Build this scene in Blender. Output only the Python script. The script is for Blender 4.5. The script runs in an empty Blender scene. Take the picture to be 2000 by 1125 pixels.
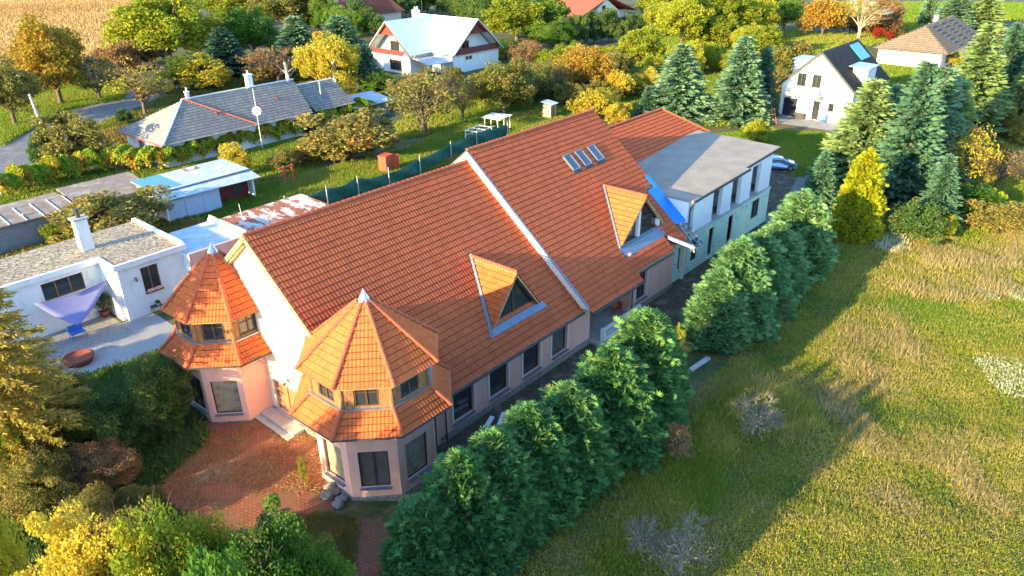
import bpy, bmesh, math, random
import numpy as np
from mathutils import Vector, Matrix
PI = math.pi
S = bpy.context.scene
COL = S.collection
# ------------------------------------------------------------------ camera
CAM = np.array([-19.12, -36.104, 27.47]); YAW, PITCH, ROLL, FOC = 0.71433, 0.46134, -0.012696, 1457.34
_f = np.array([math.cos(PITCH)*math.cos(YAW), math.cos(PITCH)*math.sin(YAW), -math.sin(PITCH)])
_r = np.array([math.sin(YAW), -math.cos(YAW), 0.]); _u = np.cross(_r, _f)
RX = math.cos(ROLL)*_r + math.sin(ROLL)*_u; RY = -math.sin(ROLL)*_r + math.cos(ROLL)*_u
cd = bpy.data.cameras.new('camera'); cam = bpy.data.objects.new('camera', cd); COL.objects.link(cam)
cd.sensor_width = 36; cd.lens = 36*FOC/2000; cd.clip_start = 0.5; cd.clip_end = 3000
cam.matrix_world = Matrix(((RX[0], RY[0], -_f[0], CAM[0]), (RX[1], RY[1], -_f[1], CAM[1]), (RX[2], RY[2], -_f[2], CAM[2]), (0, 0, 0, 1)))
S.camera = cam
# ------------------------------------------------------------------ light
SUNV = Vector((-3.9, .55, 1.0)).normalized()          # towards the sun
elev = math.asin(SUNV.z); azim = math.atan2(SUNV.x, SUNV.y)
W = bpy.data.worlds.new('World'); S.world = W; W.use_nodes = True
nt = W.node_tree; bg = nt.nodes['Background']
sky = nt.nodes.new('ShaderNodeTexSky'); sky.sky_type = 'NISHITA'; sky.sun_disc = False
sky.sun_elevation = elev; sky.sun_rotation = azim; sky.air_density = 1.0; sky.dust_density = .3; sky.ozone_density = 3.5
nt.links.new(sky.outputs[0], bg.inputs[0]); bg.inputs[1].default_value = 0.15
sd = bpy.data.lights.new('sun', 'SUN'); sd.energy = 3.3; sd.angle = math.radians(.55); sd.color = (1, .76, .36)
sun = bpy.data.objects.new('sun', sd); COL.objects.link(sun); sun.rotation_euler = SUNV.to_track_quat('Z', 'Y').to_euler()
S.view_settings.view_transform = 'Standard'; S.view_settings.look = 'None'; S.view_settings.exposure = 2.4; S.view_settings.gamma = 1
S.render.engine = 'CYCLES'
S.cycles.max_bounces = 4; S.cycles.transparent_max_bounces = 4
# ------------------------------------------------------------------ helpers
rs = np.random.RandomState(7); rnd = random.Random(5)
def ray(px, py): return RX*((px-1000)/FOC) + RY*(-(py-562.5)/FOC) + _f
def G(px, py, z=0.):                                  # where a measured sight line meets a level
    d = ray(px, py); return CAM + d*((z-CAM[2])/d[2])
def AX(px, py, i, v):                                 # where it meets the plane axis i = v
    d = ray(px, py); return CAM + d*((v-CAM[i])/d[i])
def HT(px, py, top):                                  # ground point and height of an upright thing
    p = G(px, py); lo, hi = 0., 60.
    for _ in range(40):
        m = (lo+hi)/2; q = p + np.array([0, 0, m]) - CAM
        y = 562.5 - FOC*(q@RY)/(q@_f)
        if y > top: lo = m
        else: hi = m
    return p, lo
def smooth(t): t = np.clip(t, 0, 1); return t*t*(3-2*t)
def H(x, y):                                          # terrain height
    x = np.asarray(x, float); y = np.asarray(y, float)
    h = -.42*smooth(1-np.hypot(x-.2, y+12.6)/6.5)
    m = smooth((-19-y)/8)
    return h + m*(.22*np.sin(x*.23+1)*np.cos(y*.31) + .12*np.sin(x*.61+y*.4)) - .5*smooth((-26-y)/20)
def tag(o, label=None, cat=None, group=None, kind=None):
    if label: o['label'] = label
    if cat: o['category'] = cat
    if group: o['group'] = group
    if kind: o['kind'] = kind
    return o
def empty(name, loc=(0, 0, 0), rz=0, label=None, cat=None, group=None, scale=1):
    o = bpy.data.objects.new(name, None); COL.objects.link(o); o.location = loc; o.rotation_euler = (0, 0, rz)
    o.empty_display_size = .3
    if scale != 1: o.scale = (scale,)*3 if not hasattr(scale, '__len__') else scale
    return tag(o, label, cat, group)
def link(name, me, parent=None):
    o = bpy.data.objects.new(name, me); COL.objects.link(o)
    if parent: o.parent = parent
    return o
class MB:
    def __init__(s): s.v = []; s.f = []; s.m = []; s.mi = 0; s.mats = []
    def use(s, m):
        if m not in s.mats: s.mats.append(m)
        s.mi = s.mats.index(m); return s
    def add(s, vs, fs):
        b = len(s.v); s.v += [tuple(float(c) for c in p) for p in vs]
        for f in fs: s.f.append(tuple(b+i for i in f)); s.m.append(s.mi)
        return s
    def quad(s, *p): return s.add(p, [tuple(range(len(p)))])
    def box(s, a, b):
        (x0, y0, z0), (x1, y1, z1) = a, b
        return s.add([(x, y, z) for z in (z0, z1) for x, y in ((x0, y0), (x1, y0), (x1, y1), (x0, y1))],
                     [(0, 3, 2, 1), (4, 5, 6, 7), (0, 1, 5, 4), (1, 2, 6, 5), (2, 3, 7, 6), (3, 0, 4, 7)])
    def obox(s, c, ax, ay, az, sx, sy, sz):            # oriented box: centre, axes, full sizes
        c = Vector(c); ax = Vector(ax).normalized(); ay = Vector(ay).normalized(); az = Vector(az).normalized()
        vs = [c+ax*(i*sx/2)+ay*(j*sy/2)+az*(k*sz/2) for k in (-1, 1) for i, j in ((-1, -1), (1, -1), (1, 1), (-1, 1))]
        return s.add(vs, [(0, 3, 2, 1), (4, 5, 6, 7), (0, 1, 5, 4), (1, 2, 6, 5), (2, 3, 7, 6), (3, 0, 4, 7)])
    def beam(s, p, q, w, h, up=(0, 0, 1)):
        p = Vector(p); q = Vector(q); d = (q-p); L = d.length; d.normalize(); u = Vector(up)
        if abs(d.dot(u)) > .98: u = Vector((1, 0, 0))
        a = d.cross(u).normalized(); b = a.cross(d)
        return s.obox((p+q)/2, d, a, b, L, w, h)
    def tube(s, p, q, r1, r2=None, n=8, cap=True):
        r2 = r1 if r2 is None else r2
        p = Vector(p); q = Vector(q); d = (q-p).normalized(); u = Vector((0, 0, 1)) if abs(d.z) < .9 else Vector((1, 0, 0))
        a = d.cross(u).normalized(); b = a.cross(d)
        vs = [c+a*(r*math.cos(2*PI*i/n))+b*(r*math.sin(2*PI*i/n)) for c, r in ((p, r1), (q, r2)) for i in range(n)]
        fs = [(i, (i+1) % n, n+(i+1) % n, n+i) for i in range(n)]
        if cap: fs += [tuple(range(n))[::-1], tuple(range(n, 2*n))]
        return s.add(vs, fs)
    def prism(s, poly, off):                           # polygon of 3-D points extruded by off
        n = len(poly); off = Vector(off); a = [Vector(p) for p in poly]
        return s.add(a+[p+off for p in a], [tuple(range(n))[::-1], tuple(range(n, 2*n))]+[(i, (i+1) % n, n+(i+1) % n, n+i) for i in range(n)])
    def lathe(s, c, prof, n=16):
        c = Vector(c); vs = [c+Vector((r*math.cos(2*PI*i/n), r*math.sin(2*PI*i/n), z)) for r, z in prof for i in range(n)]
        fs = [(k*n+i, k*n+(i+1) % n, (k+1)*n+(i+1) % n, (k+1)*n+i) for k in range(len(prof)-1) for i in range(n)]
        return s.add(vs, fs)
    def build(s, name, parent=None, mat=None, smoothed=False):
        me = bpy.data.meshes.new(name); me.from_pydata(s.v, [], s.f); me.update()
        for m in (s.mats or [mat]): me.materials.append(m)
        if s.mats: me.polygons.foreach_set('material_index', s.m)
        if smoothed: me.polygons.foreach_set('use_smooth', [True]*len(s.f))
        return link(name, me, parent)
def split(mb, name, parent):                            # every connected piece becomes a part of its own
    par = list(range(len(mb.v)))
    def fd(a):
        while par[a] != a: par[a] = par[par[a]]; a = par[a]
        return a
    for f in mb.f:
        for i in f[1:]: par[fd(i)] = fd(f[0])
    G_ = {}
    for f, m in zip(mb.f, mb.m): G_.setdefault(fd(f[0]), []).append((f, m))
    for fs in G_.values():
        q = MB(); ids = {}
        for f, m in fs:
            q.use(mb.mats[m])
            for i in f:
                if i not in ids: ids[i] = len(q.v); q.v.append(mb.v[i])
            q.f.append(tuple(ids[i] for i in f)); q.m.append(q.mi)
        o = q.build(name, parent)
    return o
# ------------------------------------------------------------------ materials
MATS = {}
def nodes(name):
    m = bpy.data.materials.new(name); m.use_nodes = True; t = m.node_tree; b = t.nodes['Principled BSDF']; MATS[name] = m
    return m, t, b, t.nodes.new, t.links.new
def mat(name, c, rough=.8, var=.18, scale=3., bump=0., bscale=30., c2=None, c2scale=1.2, c2lo=.5, c2hi=.62, metal=0., stretch=None, spec=.3):
    m, t, b, N, L = nodes(name)
    tc = N('ShaderNodeTexCoord'); src = tc.outputs['Object']
    if stretch:
        mp = N('ShaderNodeMapping'); mp.inputs['Scale'].default_value = stretch; L(src, mp.inputs[0]); src = mp.outputs[0]
    n1 = N('ShaderNodeTexNoise'); n1.inputs['Scale'].default_value = scale; n1.inputs['Detail'].default_value = 6; L(src, n1.inputs[0])
    r = N('ShaderNodeMapRange'); r.inputs[1].default_value = .3; r.inputs[2].default_value = .7; r.inputs[3].default_value = 1-var; r.inputs[4].default_value = 1+var; L(n1.outputs[0], r.inputs[0])
    mul = N('ShaderNodeVectorMath'); mul.operation = 'SCALE'; L(r.outputs[0], mul.inputs[3])
    if c2:
        n2 = N('ShaderNodeTexNoise'); n2.inputs['Scale'].default_value = c2scale; n2.inputs['Detail'].default_value = 8; n2.inputs['Roughness'].default_value = .65; L(src, n2.inputs[0])
        r2 = N('ShaderNodeMapRange'); r2.inputs[1].default_value = c2lo; r2.inputs[2].default_value = c2hi; L(n2.outputs[0], r2.inputs[0])
        mx = N('ShaderNodeMixRGB'); mx.inputs[1].default_value = (*c, 1); mx.inputs[2].default_value = (*c2, 1); L(r2.outputs[0], mx.inputs[0]); L(mx.outputs[0], mul.inputs[0])
    else: mul.inputs[0].default_value = c
    L(mul.outputs[0], b.inputs['Base Color']); b.inputs['Roughness'].default_value = rough; b.inputs['Metallic'].default_value = metal
    b.inputs['Specular IOR Level'].default_value = spec
    if bump:
        n3 = N('ShaderNodeTexNoise'); n3.inputs['Scale'].default_value = bscale; n3.inputs['Detail'].default_value = 4; L(src, n3.inputs[0])
        bp = N('ShaderNodeBump'); bp.inputs['Strength'].default_value = bump; bp.inputs['Distance'].default_value = .05; L(n3.outputs[0], bp.inputs['Height']); L(bp.outputs[0], b.inputs['Normal'])
    return m
def leafmat(name, a, b2, trans=.35, objvar=.12, c3=None, rough=.6):
    m, t, b, N, L = nodes(name)
    at = N('ShaderNodeAttribute'); at.attribute_name = 'tint'
    mx = N('ShaderNodeMixRGB'); mx.inputs[1].default_value = (*a, 1); mx.inputs[2].default_value = (*b2, 1); L(at.outputs['Fac'], mx.inputs[0]); out = mx.outputs[0]
    if c3:
        r = N('ShaderNodeMapRange'); r.inputs[1].default_value = .86; r.inputs[2].default_value = .9; L(at.outputs['Fac'], r.inputs[0])
        m3 = N('ShaderNodeMixRGB'); L(r.outputs[0], m3.inputs[0]); L(out, m3.inputs[1]); m3.inputs[2].default_value = (*c3, 1); out = m3.outputs[0]
    oi = N('ShaderNodeObjectInfo'); hs = N('ShaderNodeHueSaturation')
    r1 = N('ShaderNodeMapRange'); r1.inputs[3].default_value = 1-2*objvar; r1.inputs[4].default_value = 1+2*objvar; L(oi.outputs['Random'], r1.inputs[0]); L(r1.outputs[0], hs.inputs['Value'])
    r2 = N('ShaderNodeMapRange'); r2.inputs[3].default_value = .5+objvar*.12; r2.inputs[4].default_value = .5-objvar*.12; L(oi.outputs['Random'], r2.inputs[0]); L(r2.outputs[0], hs.inputs['Hue'])
    L(out, hs.inputs['Color']); L(hs.outputs[0], b.inputs['Base Color']); b.inputs['Roughness'].default_value = rough; b.inputs['Specular IOR Level'].default_value = .1
    tr = N('ShaderNodeBsdfTranslucent'); L(hs.outputs[0], tr.inputs[0]); ms = N('ShaderNodeMixShader'); ms.inputs[0].default_value = trans
    L(b.outputs[0], ms.inputs[1]); L(tr.outputs[0], ms.inputs[2]); L(ms.outputs[0], t.nodes['Material Output'].inputs[0])
    return m
def tilemat(name, a, b2, rough=.7, dirt=(.12, .06, .04), spec=.12):
    m, t, b, N, L = nodes(name)
    at = N('ShaderNodeAttribute'); at.attribute_name = 'tint'
    mx = N('ShaderNodeMixRGB'); mx.inputs[1].default_value = (*a, 1); mx.inputs[2].default_value = (*b2, 1); L(at.outputs['Fac'], mx.inputs[0])
    tc = N('ShaderNodeTexCoord'); n = N('ShaderNodeTexNoise'); n.inputs['Scale'].default_value = 1.1; n.inputs['Detail'].default_value = 9; n.inputs['Roughness'].default_value = .7; L(tc.outputs['Object'], n.inputs[0])
    r = N('ShaderNodeMapRange'); r.inputs[1].default_value = .52; r.inputs[2].default_value = .85; r.inputs[4].default_value = .3; L(n.outputs[0], r.inputs[0])
    m2 = N('ShaderNodeMixRGB'); m2.inputs[2].default_value = (*dirt, 1); L(mx.outputs[0], m2.inputs[1]); L(r.outputs[0], m2.inputs[0])
    gt = N('ShaderNodeMath'); gt.operation = 'GREATER_THAN'; gt.inputs[1].default_value = 1.5; L(at.outputs['Fac'], gt.inputs[0]); m3 = N('ShaderNodeMixRGB'); L(gt.outputs[0], m3.inputs[0]); L(m2.outputs[0], m3.inputs[1]); m3.inputs[2].default_value = (a[0]*.12, a[1]*.12, a[2]*.12, 1); L(m3.outputs[0], b.inputs['Base Color'])  # high tint turns near-black: painted shadow lines under the tile courses
    b.inputs['Roughness'].default_value = rough; b.inputs['Specular IOR Level'].default_value = spec
    return m
def glassmat(name, c=(.03, .035, .04), rough=.08):
    m, t, b, N, L = nodes(name); b.inputs['Base Color'].default_value = (*c, 1); b.inputs['Roughness'].default_value = rough; b.inputs['Specular IOR Level'].default_value = .9; return m
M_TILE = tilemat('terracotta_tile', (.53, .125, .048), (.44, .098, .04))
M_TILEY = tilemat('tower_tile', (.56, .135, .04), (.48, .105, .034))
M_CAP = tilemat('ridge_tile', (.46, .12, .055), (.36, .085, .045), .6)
M_GTILE = tilemat('grey_tile', (.30, .28, .25), (.20, .195, .185), .8, (.09, .085, .075))
M_BTILE = tilemat('dark_tile', (.032, .03, .03), (.05, .045, .042), .55, (.03, .03, .03))
M_PINK = mat('pink_render', (.80, .44, .34), .9, .07, 1.5, .15, 60, c2=(.56, .36, .29), c2scale=1.6, c2lo=.54, c2hi=.8, stretch=(1, 1, .35))
M_CREAM = mat('cream_render', (.82, .68, .52), .9, .05, 1.2, .1, 60)
M_WHITE = mat('white_render', (.78, .78, .76), .9, .06, 1.5, .08, 50, c2=(.52, .52, .49), c2scale=1.6, c2lo=.54, c2hi=.82, stretch=(1, 1, .35))
M_TRIM = mat('window_trim', (.72, .66, .60), .7, .05)
M_PLINTH = mat('stone_plinth', (.30, .27, .24), .9, .3, 6, .7, 9, c2=(.14, .13, .12), c2scale=5)
M_CONC = mat('concrete', (.40, .39, .36), .9, .15, 1.5, .2, 20, c2=(.27, .26, .25), c2scale=.6, c2lo=.5, c2hi=.8)
M_FELT = mat('bitumen_roof', (.29, .25, .20), .85, .12, .8, .25, 12, c2=(.22, .20, .175), c2scale=.45, c2lo=.45, c2hi=.75)
M_ZINC = mat('zinc_sheet', (.42, .47, .50), .38, .12, 2, metal=.75)
M_LEAD = mat('grey_flashing', (.16, .21, .27), .45, .12, 3, metal=.3)
M_DARKM = mat('dark_metal', (.05, .055, .06), .5, .1)
M_WOOD = mat('weathered_wood', (.32, .15, .06), .7, .4, 5, .3, 30, c2=(.13, .065, .035), c2scale=3, stretch=(6, 6, .7))
M_BROWNF = mat('brown_frame', (.10, .055, .035), .5, .15)
M_SOFFIT = mat('soffit_wood', (.42, .28, .14), .8, .35, 7, .5, 12)
M_GLASS = glassmat('window_glass'); M_GLASSB = glassmat('skylight_glass', (.05, .07, .10), .06)
M_BOARD = mat('window_board', (.34, .27, .18), .75, .15, 2, c2=(.22, .17, .11), c2scale=2.5)
M_DBOARD = mat('dark_board', (.11, .095, .085), .6, .2, 2)
M_DOOR = mat('terracotta_door', (.45, .17, .09), .6, .15)
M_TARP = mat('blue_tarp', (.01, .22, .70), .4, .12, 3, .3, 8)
M_XPS = mat('green_insulation', (.55, .76, .64), .85, .08, 1.2, c2=(.66, .78, .56), c2scale=.5)
M_BLOCK = mat('aerated_block', (.72, .74, .75), .95, .08, 2, .15, 30)
M_DOT = mat('plaster_dab', (.12, .2, .18), .9, .1)
M_WHITEM = mat('white_metal', (.75, .74, .70), .5, .06)
M_DIRT = mat('dark_soil', (.075, .06, .04), .95, .4, 2.5, .5, 12, c2=(.15, .125, .085), c2scale=.9)
M_ASPH = mat('asphalt', (.15, .145, .145), .9, .15, 1.5, .1, 40, c2=(.21, .20, .19), c2scale=.5)
M_GRAVEL = mat('pale_gravel', (.33, .32, .31), .95, .35, 25, .5, 30)
M_ROOFGR = mat('roof_gravel', (.36, .29, .20), .95, .6, 5, .9, 9, c2=(.20, .165, .12), c2scale=4, c2lo=.5, c2hi=.56)
M_CORR = mat('pale_blue_sheet', (.40, .50, .56), .6, .15, 1.2, c2=(.50, .52, .50), c2scale=.6, c2lo=.45, c2hi=.6)
M_RUST = mat('rusty_sheet', (.30, .11, .06), .8, .2, 3, c2=(.52, .50, .46), c2scale=.9, c2lo=.49, c2hi=.51, stretch=(1, .35, 1))
M_BROOF = mat('brown_sheet_roof', (.25, .19, .15), .85, .18, 1.3, c2=(.34, .29, .25), c2scale=.8)
M_BRWALL = mat('grey_brick_wall', (.20, .20, .21), .9, .15, 4, .3, 8)
M_TRUNK = mat('bark', (.13, .095, .065), .95, .35, 6, .6, 12)
M_BIRCH = mat('birch_bark', (.75, .74, .70), .8, .1, 3, c2=(.08, .07, .06), c2scale=5, c2lo=.6, c2hi=.63)
M_TWIG = mat('twigs', (.30, .22, .14), .9, .2)
M_BRUSH = mat('grey_twigs', (.20, .17, .14), .9, .2)
M_REDM = mat('red_paint', (.50, .085, .04), .6, .15, 4)
M_NET = mat('green_netting', (.012, .09, .065), .6, .25, 2, .4, 5)
M_METALW = mat('pale_roof_sheet', (.58, .66, .70), .5, .06, 1)
M_MAROON = mat('maroon_boards', (.15, .035, .03), .7, .2, 4)
M_STONE = mat('field_stone', (.20, .18, .16), .95, .25, 3, .5, 8)
M_CAR = mat('silver_blue_car_paint', (.30, .42, .58), .25, .02, metal=.6, spec=.6)
M_TYRE = mat('tyre', (.02, .02, .02), .8)
M_SOLAR = mat('blue_solar_panel', (.03, .28, .62), .25, .05)
M_BLUEP = mat('blue_plastic', (.05, .17, .55), .45, .05)
M_SAIL = mat('lilac_sail', (.17, .18, .36), .8, .05)
M_CLAY = mat('clay_pot', (.22, .06, .04), .8, .1)
# foliage
L_CYP = leafmat('cypress_leaf', (.045, .16, .055), (.17, .31, .08), .2, .07, (.20, .22, .06))
L_CYPB = leafmat('blue_cypress_leaf', (.09, .24, .10), (.24, .38, .13), .22, .05, (.2, .28, .12))
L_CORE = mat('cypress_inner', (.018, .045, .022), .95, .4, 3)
L_THUJA = leafmat('golden_thuja_leaf', (.40, .38, .02), (.22, .32, .02), .3, .03, (.50, .17, .02))
L_SPR = leafmat('spruce_needle', (.08, .19, .11), (.19, .30, .16), .15, .1)
L_SPRG = leafmat('green_spruce_needle', (.12, .22, .08), (.25, .33, .11), .15, .08)
L_SPRD = leafmat('dark_spruce_needle', (.05, .14, .08), (.12, .22, .12), .12, .1)
L_LARCH = leafmat('larch_needle', (.48, .33, .06), (.33, .29, .06), .35, .04, (.36, .19, .05))
L_GRN = leafmat('green_leaf', (.07, .17, .025), (.16, .27, .035), .4, .15)
L_YGR = leafmat('yellow_green_leaf', (.22, .30, .03), (.42, .40, .03), .42, .14)
L_YEL = leafmat('yellow_leaf', (.60, .46, .05), (.40, .38, .04), .45, .08, (.55, .25, .04))
L_ORG = leafmat('orange_leaf', (.46, .26, .05), (.36, .28, .03), .4, .1, (.42, .12, .03))
L_OLV = leafmat('olive_leaf', (.17, .18, .04), (.28, .24, .06), .35, .12, (.34, .18, .05))
L_BRN = leafmat('russet_leaf', (.30, .15, .06), (.24, .18, .08), .3, .12)
L_RED = leafmat('red_leaf', (.38, .03, .02), (.25, .05, .02), .35, .05)
L_DRK = leafmat('dark_leaf', (.045, .12, .03), (.12, .18, .045), .3, .1, (.2, .2, .05))
L_VINE = leafmat('vine_leaf', (.20, .34, .03), (.50, .44, .04), .4, .06, (.36, .16, .03))
L_GRASS = leafmat('meadow_grass', (.17, .25, .02), (.54, .43, .09), .35, .02, (.42, .33, .16))
L_GRASSG = leafmat('green_grass', (.14, .24, .025), (.34, .35, .05), .35, .02, (.3, .26, .08))
L_STRAW = leafmat('straw', (.30, .25, .09), (.46, .36, .16), .3, .02)
L_LITTER = leafmat('dead_leaf_litter', (.36, .15, .06), (.40, .26, .12), .2, .02, (.5, .38, .22))
L_CORN = leafmat('corn_stubble', (.50, .34, .14), (.36, .22, .08), .2, .02)
L_WHITEF = leafmat('white_blossom', (.50, .50, .38), (.28, .33, .14), .3, .02)
L_BRUSH = leafmat('grey_brush', (.26, .25, .15), (.20, .19, .10), .1, .02)
# ------------------------------------------------------------------ mesh generators
def npmesh(name, V, F, mats, tint=None, mi=None):
    me = bpy.data.meshes.new(name); V = np.asarray(V, np.float32); F = np.asarray(F, np.int32); k = F.shape[1]
    me.vertices.add(len(V)); me.vertices.foreach_set('co', V.ravel()); me.loops.add(F.size); me.loops.foreach_set('vertex_index', F.ravel())
    me.polygons.add(len(F)); me.polygons.foreach_set('loop_start', np.arange(0, F.size, k, dtype=np.int32)); me.polygons.foreach_set('loop_total', np.full(len(F), k, np.int32))
    for m in mats: me.materials.append(m)
    if mi is not None: me.polygons.foreach_set('material_index', np.asarray(mi, np.int32))
    me.update(calc_edges=True)
    if tint is not None:
        a = me.attributes.new('tint', 'FLOAT', 'FACE'); a.data.foreach_set('value', np.asarray(tint, np.float32))
    return me
def unit(a): return a/np.maximum(np.linalg.norm(a, axis=1, keepdims=True), 1e-6)
def leaves(C, D, L, Wd, tint, flat=None, base=False, rg=rs):
    """diamond leaf per row: centre C, long direction D, length L, width Wd"""
    n = len(C); D = unit(D); X = rg.normal(size=(n, 3)) if flat is None else flat+rg.normal(size=(n, 3))*.25
    B = unit(np.cross(D, X)); L = np.broadcast_to(L, n)[:, None]; Wd = np.broadcast_to(Wd, n)[:, None]
    o = C if base else C-D*L/2
    Nn = np.cross(D, B)
    V = np.stack([o, o+D*L*.45+B*Wd/2+Nn*Wd*.15, o+D*L, o+D*L*.45-B*Wd/2+Nn*Wd*.15], 1).reshape(-1, 3)
    return V, np.arange(4*n).reshape(n, 4), tint
def joinq(parts):
    Vs, Fs, Ts, o = [], [], [], 0
    for V, F, t in parts: Vs.append(V); Fs.append(F+o); Ts.append(np.broadcast_to(t, len(F))); o += len(V)
    return np.concatenate(Vs), np.concatenate(Fs), np.concatenate(Ts)
def tubes_mesh(name, segs, m):
    mb = MB()
    for p, q, a, b, n in segs: mb.tube(p, q, a, b, n, cap=False)
    me = bpy.data.meshes.new(name); me.from_pydata(mb.v, [], mb.f); me.materials.append(m); me.polygons.foreach_set('use_smooth', [True]*len(mb.f)); me.update(); return me
def tiles(name, O, U, V, w, l, parent, m, inside=None, per=.225, crs=.42, amp=.038, step=.045, nseg=6):
    """roof covering: waves along U (width w), overlapping courses along V (length l) from O; inside(u, v) keeps a cell"""
    U = np.array(U, float); V = np.array(V, float); U /= np.linalg.norm(U); V /= np.linalg.norm(V); N = np.cross(U, V)
    if N[2] < 0: N = -N
    nu = max(1, int(round(w/per)))*nseg; nv = max(1, int(round(l/crs))); us = np.linspace(0, w, nu+1); pr = [0, .3, .68, 1, .7, .15][:nseg]
    prof = np.array([pr[i % nseg] for i in range(nu+1)])*amp
    rows = []
    for j in range(nv):
        for v, h, q in ((j*l/nv+(.026 if j else 0), 0., 1.), ((j+1)*l/nv, step, 1.)):
            rows.append(np.array(O)+us[:, None]*U+v*V+(prof*q+h)[:, None]*N)
    Vv = np.concatenate(rows); R = nu+1; F = []; T = []
    uc = (us[:-1]+us[1:])/2
    rt = rs.rand(nv, nu//nseg+2)
    for j in range(nv):
        vc = (j+.5)*l/nv
        for i in range(nu):
            if inside is not None and not inside(uc[i], vc): continue
            a = 2*j*R+i; F.append((a, a+R, a+R+1, a+1)); T.append(rt[j, (i//nseg)])
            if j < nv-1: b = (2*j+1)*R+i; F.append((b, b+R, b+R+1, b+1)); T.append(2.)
    return link(name, npmesh(name, Vv, F, [m], T), parent)
def caps(mb, p, q, r=.13, ln=.4, lift=.03):
    """row of overlapping half-round cap tiles"""
    p = Vector(p); q = Vector(q); d = q-p; L = d.length; d.normalize(); n = max(1, round(L/ln)); a = d.cross(Vector((0, 0, 1))).normalized(); b = a.cross(d)
    for i in range(n):
        s = p+d*(i*L/n-.03)+b*lift; e = p+d*((i+1)*L/n+.03)+b*lift; vs = []
        for c, rr in ((s, r*1.12), (e, r*.95)):
            for k in range(7):
                t = PI*k/6; vs.append(c+a*(rr*math.cos(t))+b*(rr*math.sin(t)))
        mb.add(vs, [(k, k+1, 8+k, 7+k) for k in range(6)]+[tuple(range(7))])
def capobj(name, pts, parent, m=None, **k):
    for p, q in pts:
        mb = MB(); caps(mb, p, q, **k)
        o = mb.build(name, parent, m or M_CAP); a = o.data.attributes.new('tint', 'FLOAT', 'FACE'); a.data.foreach_set('value', rs.rand(len(mb.f)).astype(np.float32))
    return o
def wallp(mb, P, Q, z0, z1, ops=(), t=.3, side=1):
    """wall from P to Q with openings (a0,a1,b0,b1) along it; thickness goes to side*left normal"""
    P = Vector((P[0], P[1], 0)); Q = Vector((Q[0], Q[1], 0)); d = Q-P; L = d.length; d.normalize(); nrm = Vector((-d.y, d.x, 0))*side*t
    xs = sorted({0, L, *[min(max(v, 0), L) for o in ops for v in o[:2]]}); zs = sorted({z0, z1, *[v for o in ops for v in o[2:]]})
    def pt(a, z, k): return P+d*a+nrm*k+Vector((0, 0, z))
    for i in range(len(xs)-1):
        for j in range(len(zs)-1):
            a = (xs[i]+xs[i+1])/2; z = (zs[j]+zs[j+1])/2
            if any(o[0] < a < o[1] and o[2] < z < o[3] for o in ops): continue
            for k in (0, 1): mb.quad(*[pt(u, v, k) for u, v in ((xs[i], zs[j]), (xs[i+1], zs[j]), (xs[i+1], zs[j+1]), (xs[i], zs[j+1]))])
    rects = [(0, L, z0, z1)]+[tuple(o) for o in ops]
    for a0, a1, b0, b1 in rects:
        for u, v in (((a0, b0), (a1, b0)), ((a1, b0), (a1, b1)), ((a1, b1), (a0, b1)), ((a0, b1), (a0, b0))):
            mb.quad(pt(*u, 0), pt(*v, 0), pt(*v, 1), pt(*u, 1))
    return mb
def window(parent, P, d, w, h, z, depth=.16, frame=M_BROWNF, pane=M_GLASS, mull=1, bars=0, trim=None, sill=None, name='window', inn=None):
    """window set back from the wall face: P is the bottom-left corner on the wall face, d the direction along the wall, inn the inward normal"""
    d = Vector((d[0], d[1], 0)).normalized(); n = Vector((inn[0], inn[1], 0) if inn else (-d.y, d.x, 0)).normalized(); up = Vector((0, 0, 1)); P = Vector((P[0], P[1], z)); c = P+n*depth; fw = .07
    mb = MB().use(frame)
    for a, b, sw, sh in ((fw/2, h/2, fw, h-2*fw-.004), (w-fw/2, h/2, fw, h-2*fw-.004), (w/2, fw/2, w, fw), (w/2, h-fw/2, w, fw)):
        mb.obox(c+d*a+up*b, d, n, up, sw, .07, sh)
    for i in range(mull): mb.obox(c+d*(w*(i+1)/(mull+1))+up*(h/2), d, n, up, .08, .06, h-2*fw-.01)
    for i in range(bars): mb.obox(c+d*(w/2)+up*(h*(i+1)/(bars+1)), d, n, up, w-2*fw-.01, .04, .04)
    o = mb.build(name, parent)
    q = MB(); q.obox(c+n*.03+d*(w/2)+up*(h/2), d, n, up, w-.06, .015, h-.06); q.build('pane', o, pane)
    if sill:
        s = MB(); s.obox(P+d*(w/2)-n*.03-up*.03, d, n, up, w+.1, .34, .05); s.build('sill', o, sill)
    if trim:
        s = MB(); tw = .13
        for a, b, sw, sh in ((-tw/2, h/2, tw, h), (w+tw/2, h/2, tw, h), (w/2, h+tw/2, w+2*tw, tw)): s.obox(P+d*a+up*b-n*.03, d, n, up, sw, .06, sh)
        s.build('trim', o, trim)
    return o
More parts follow.
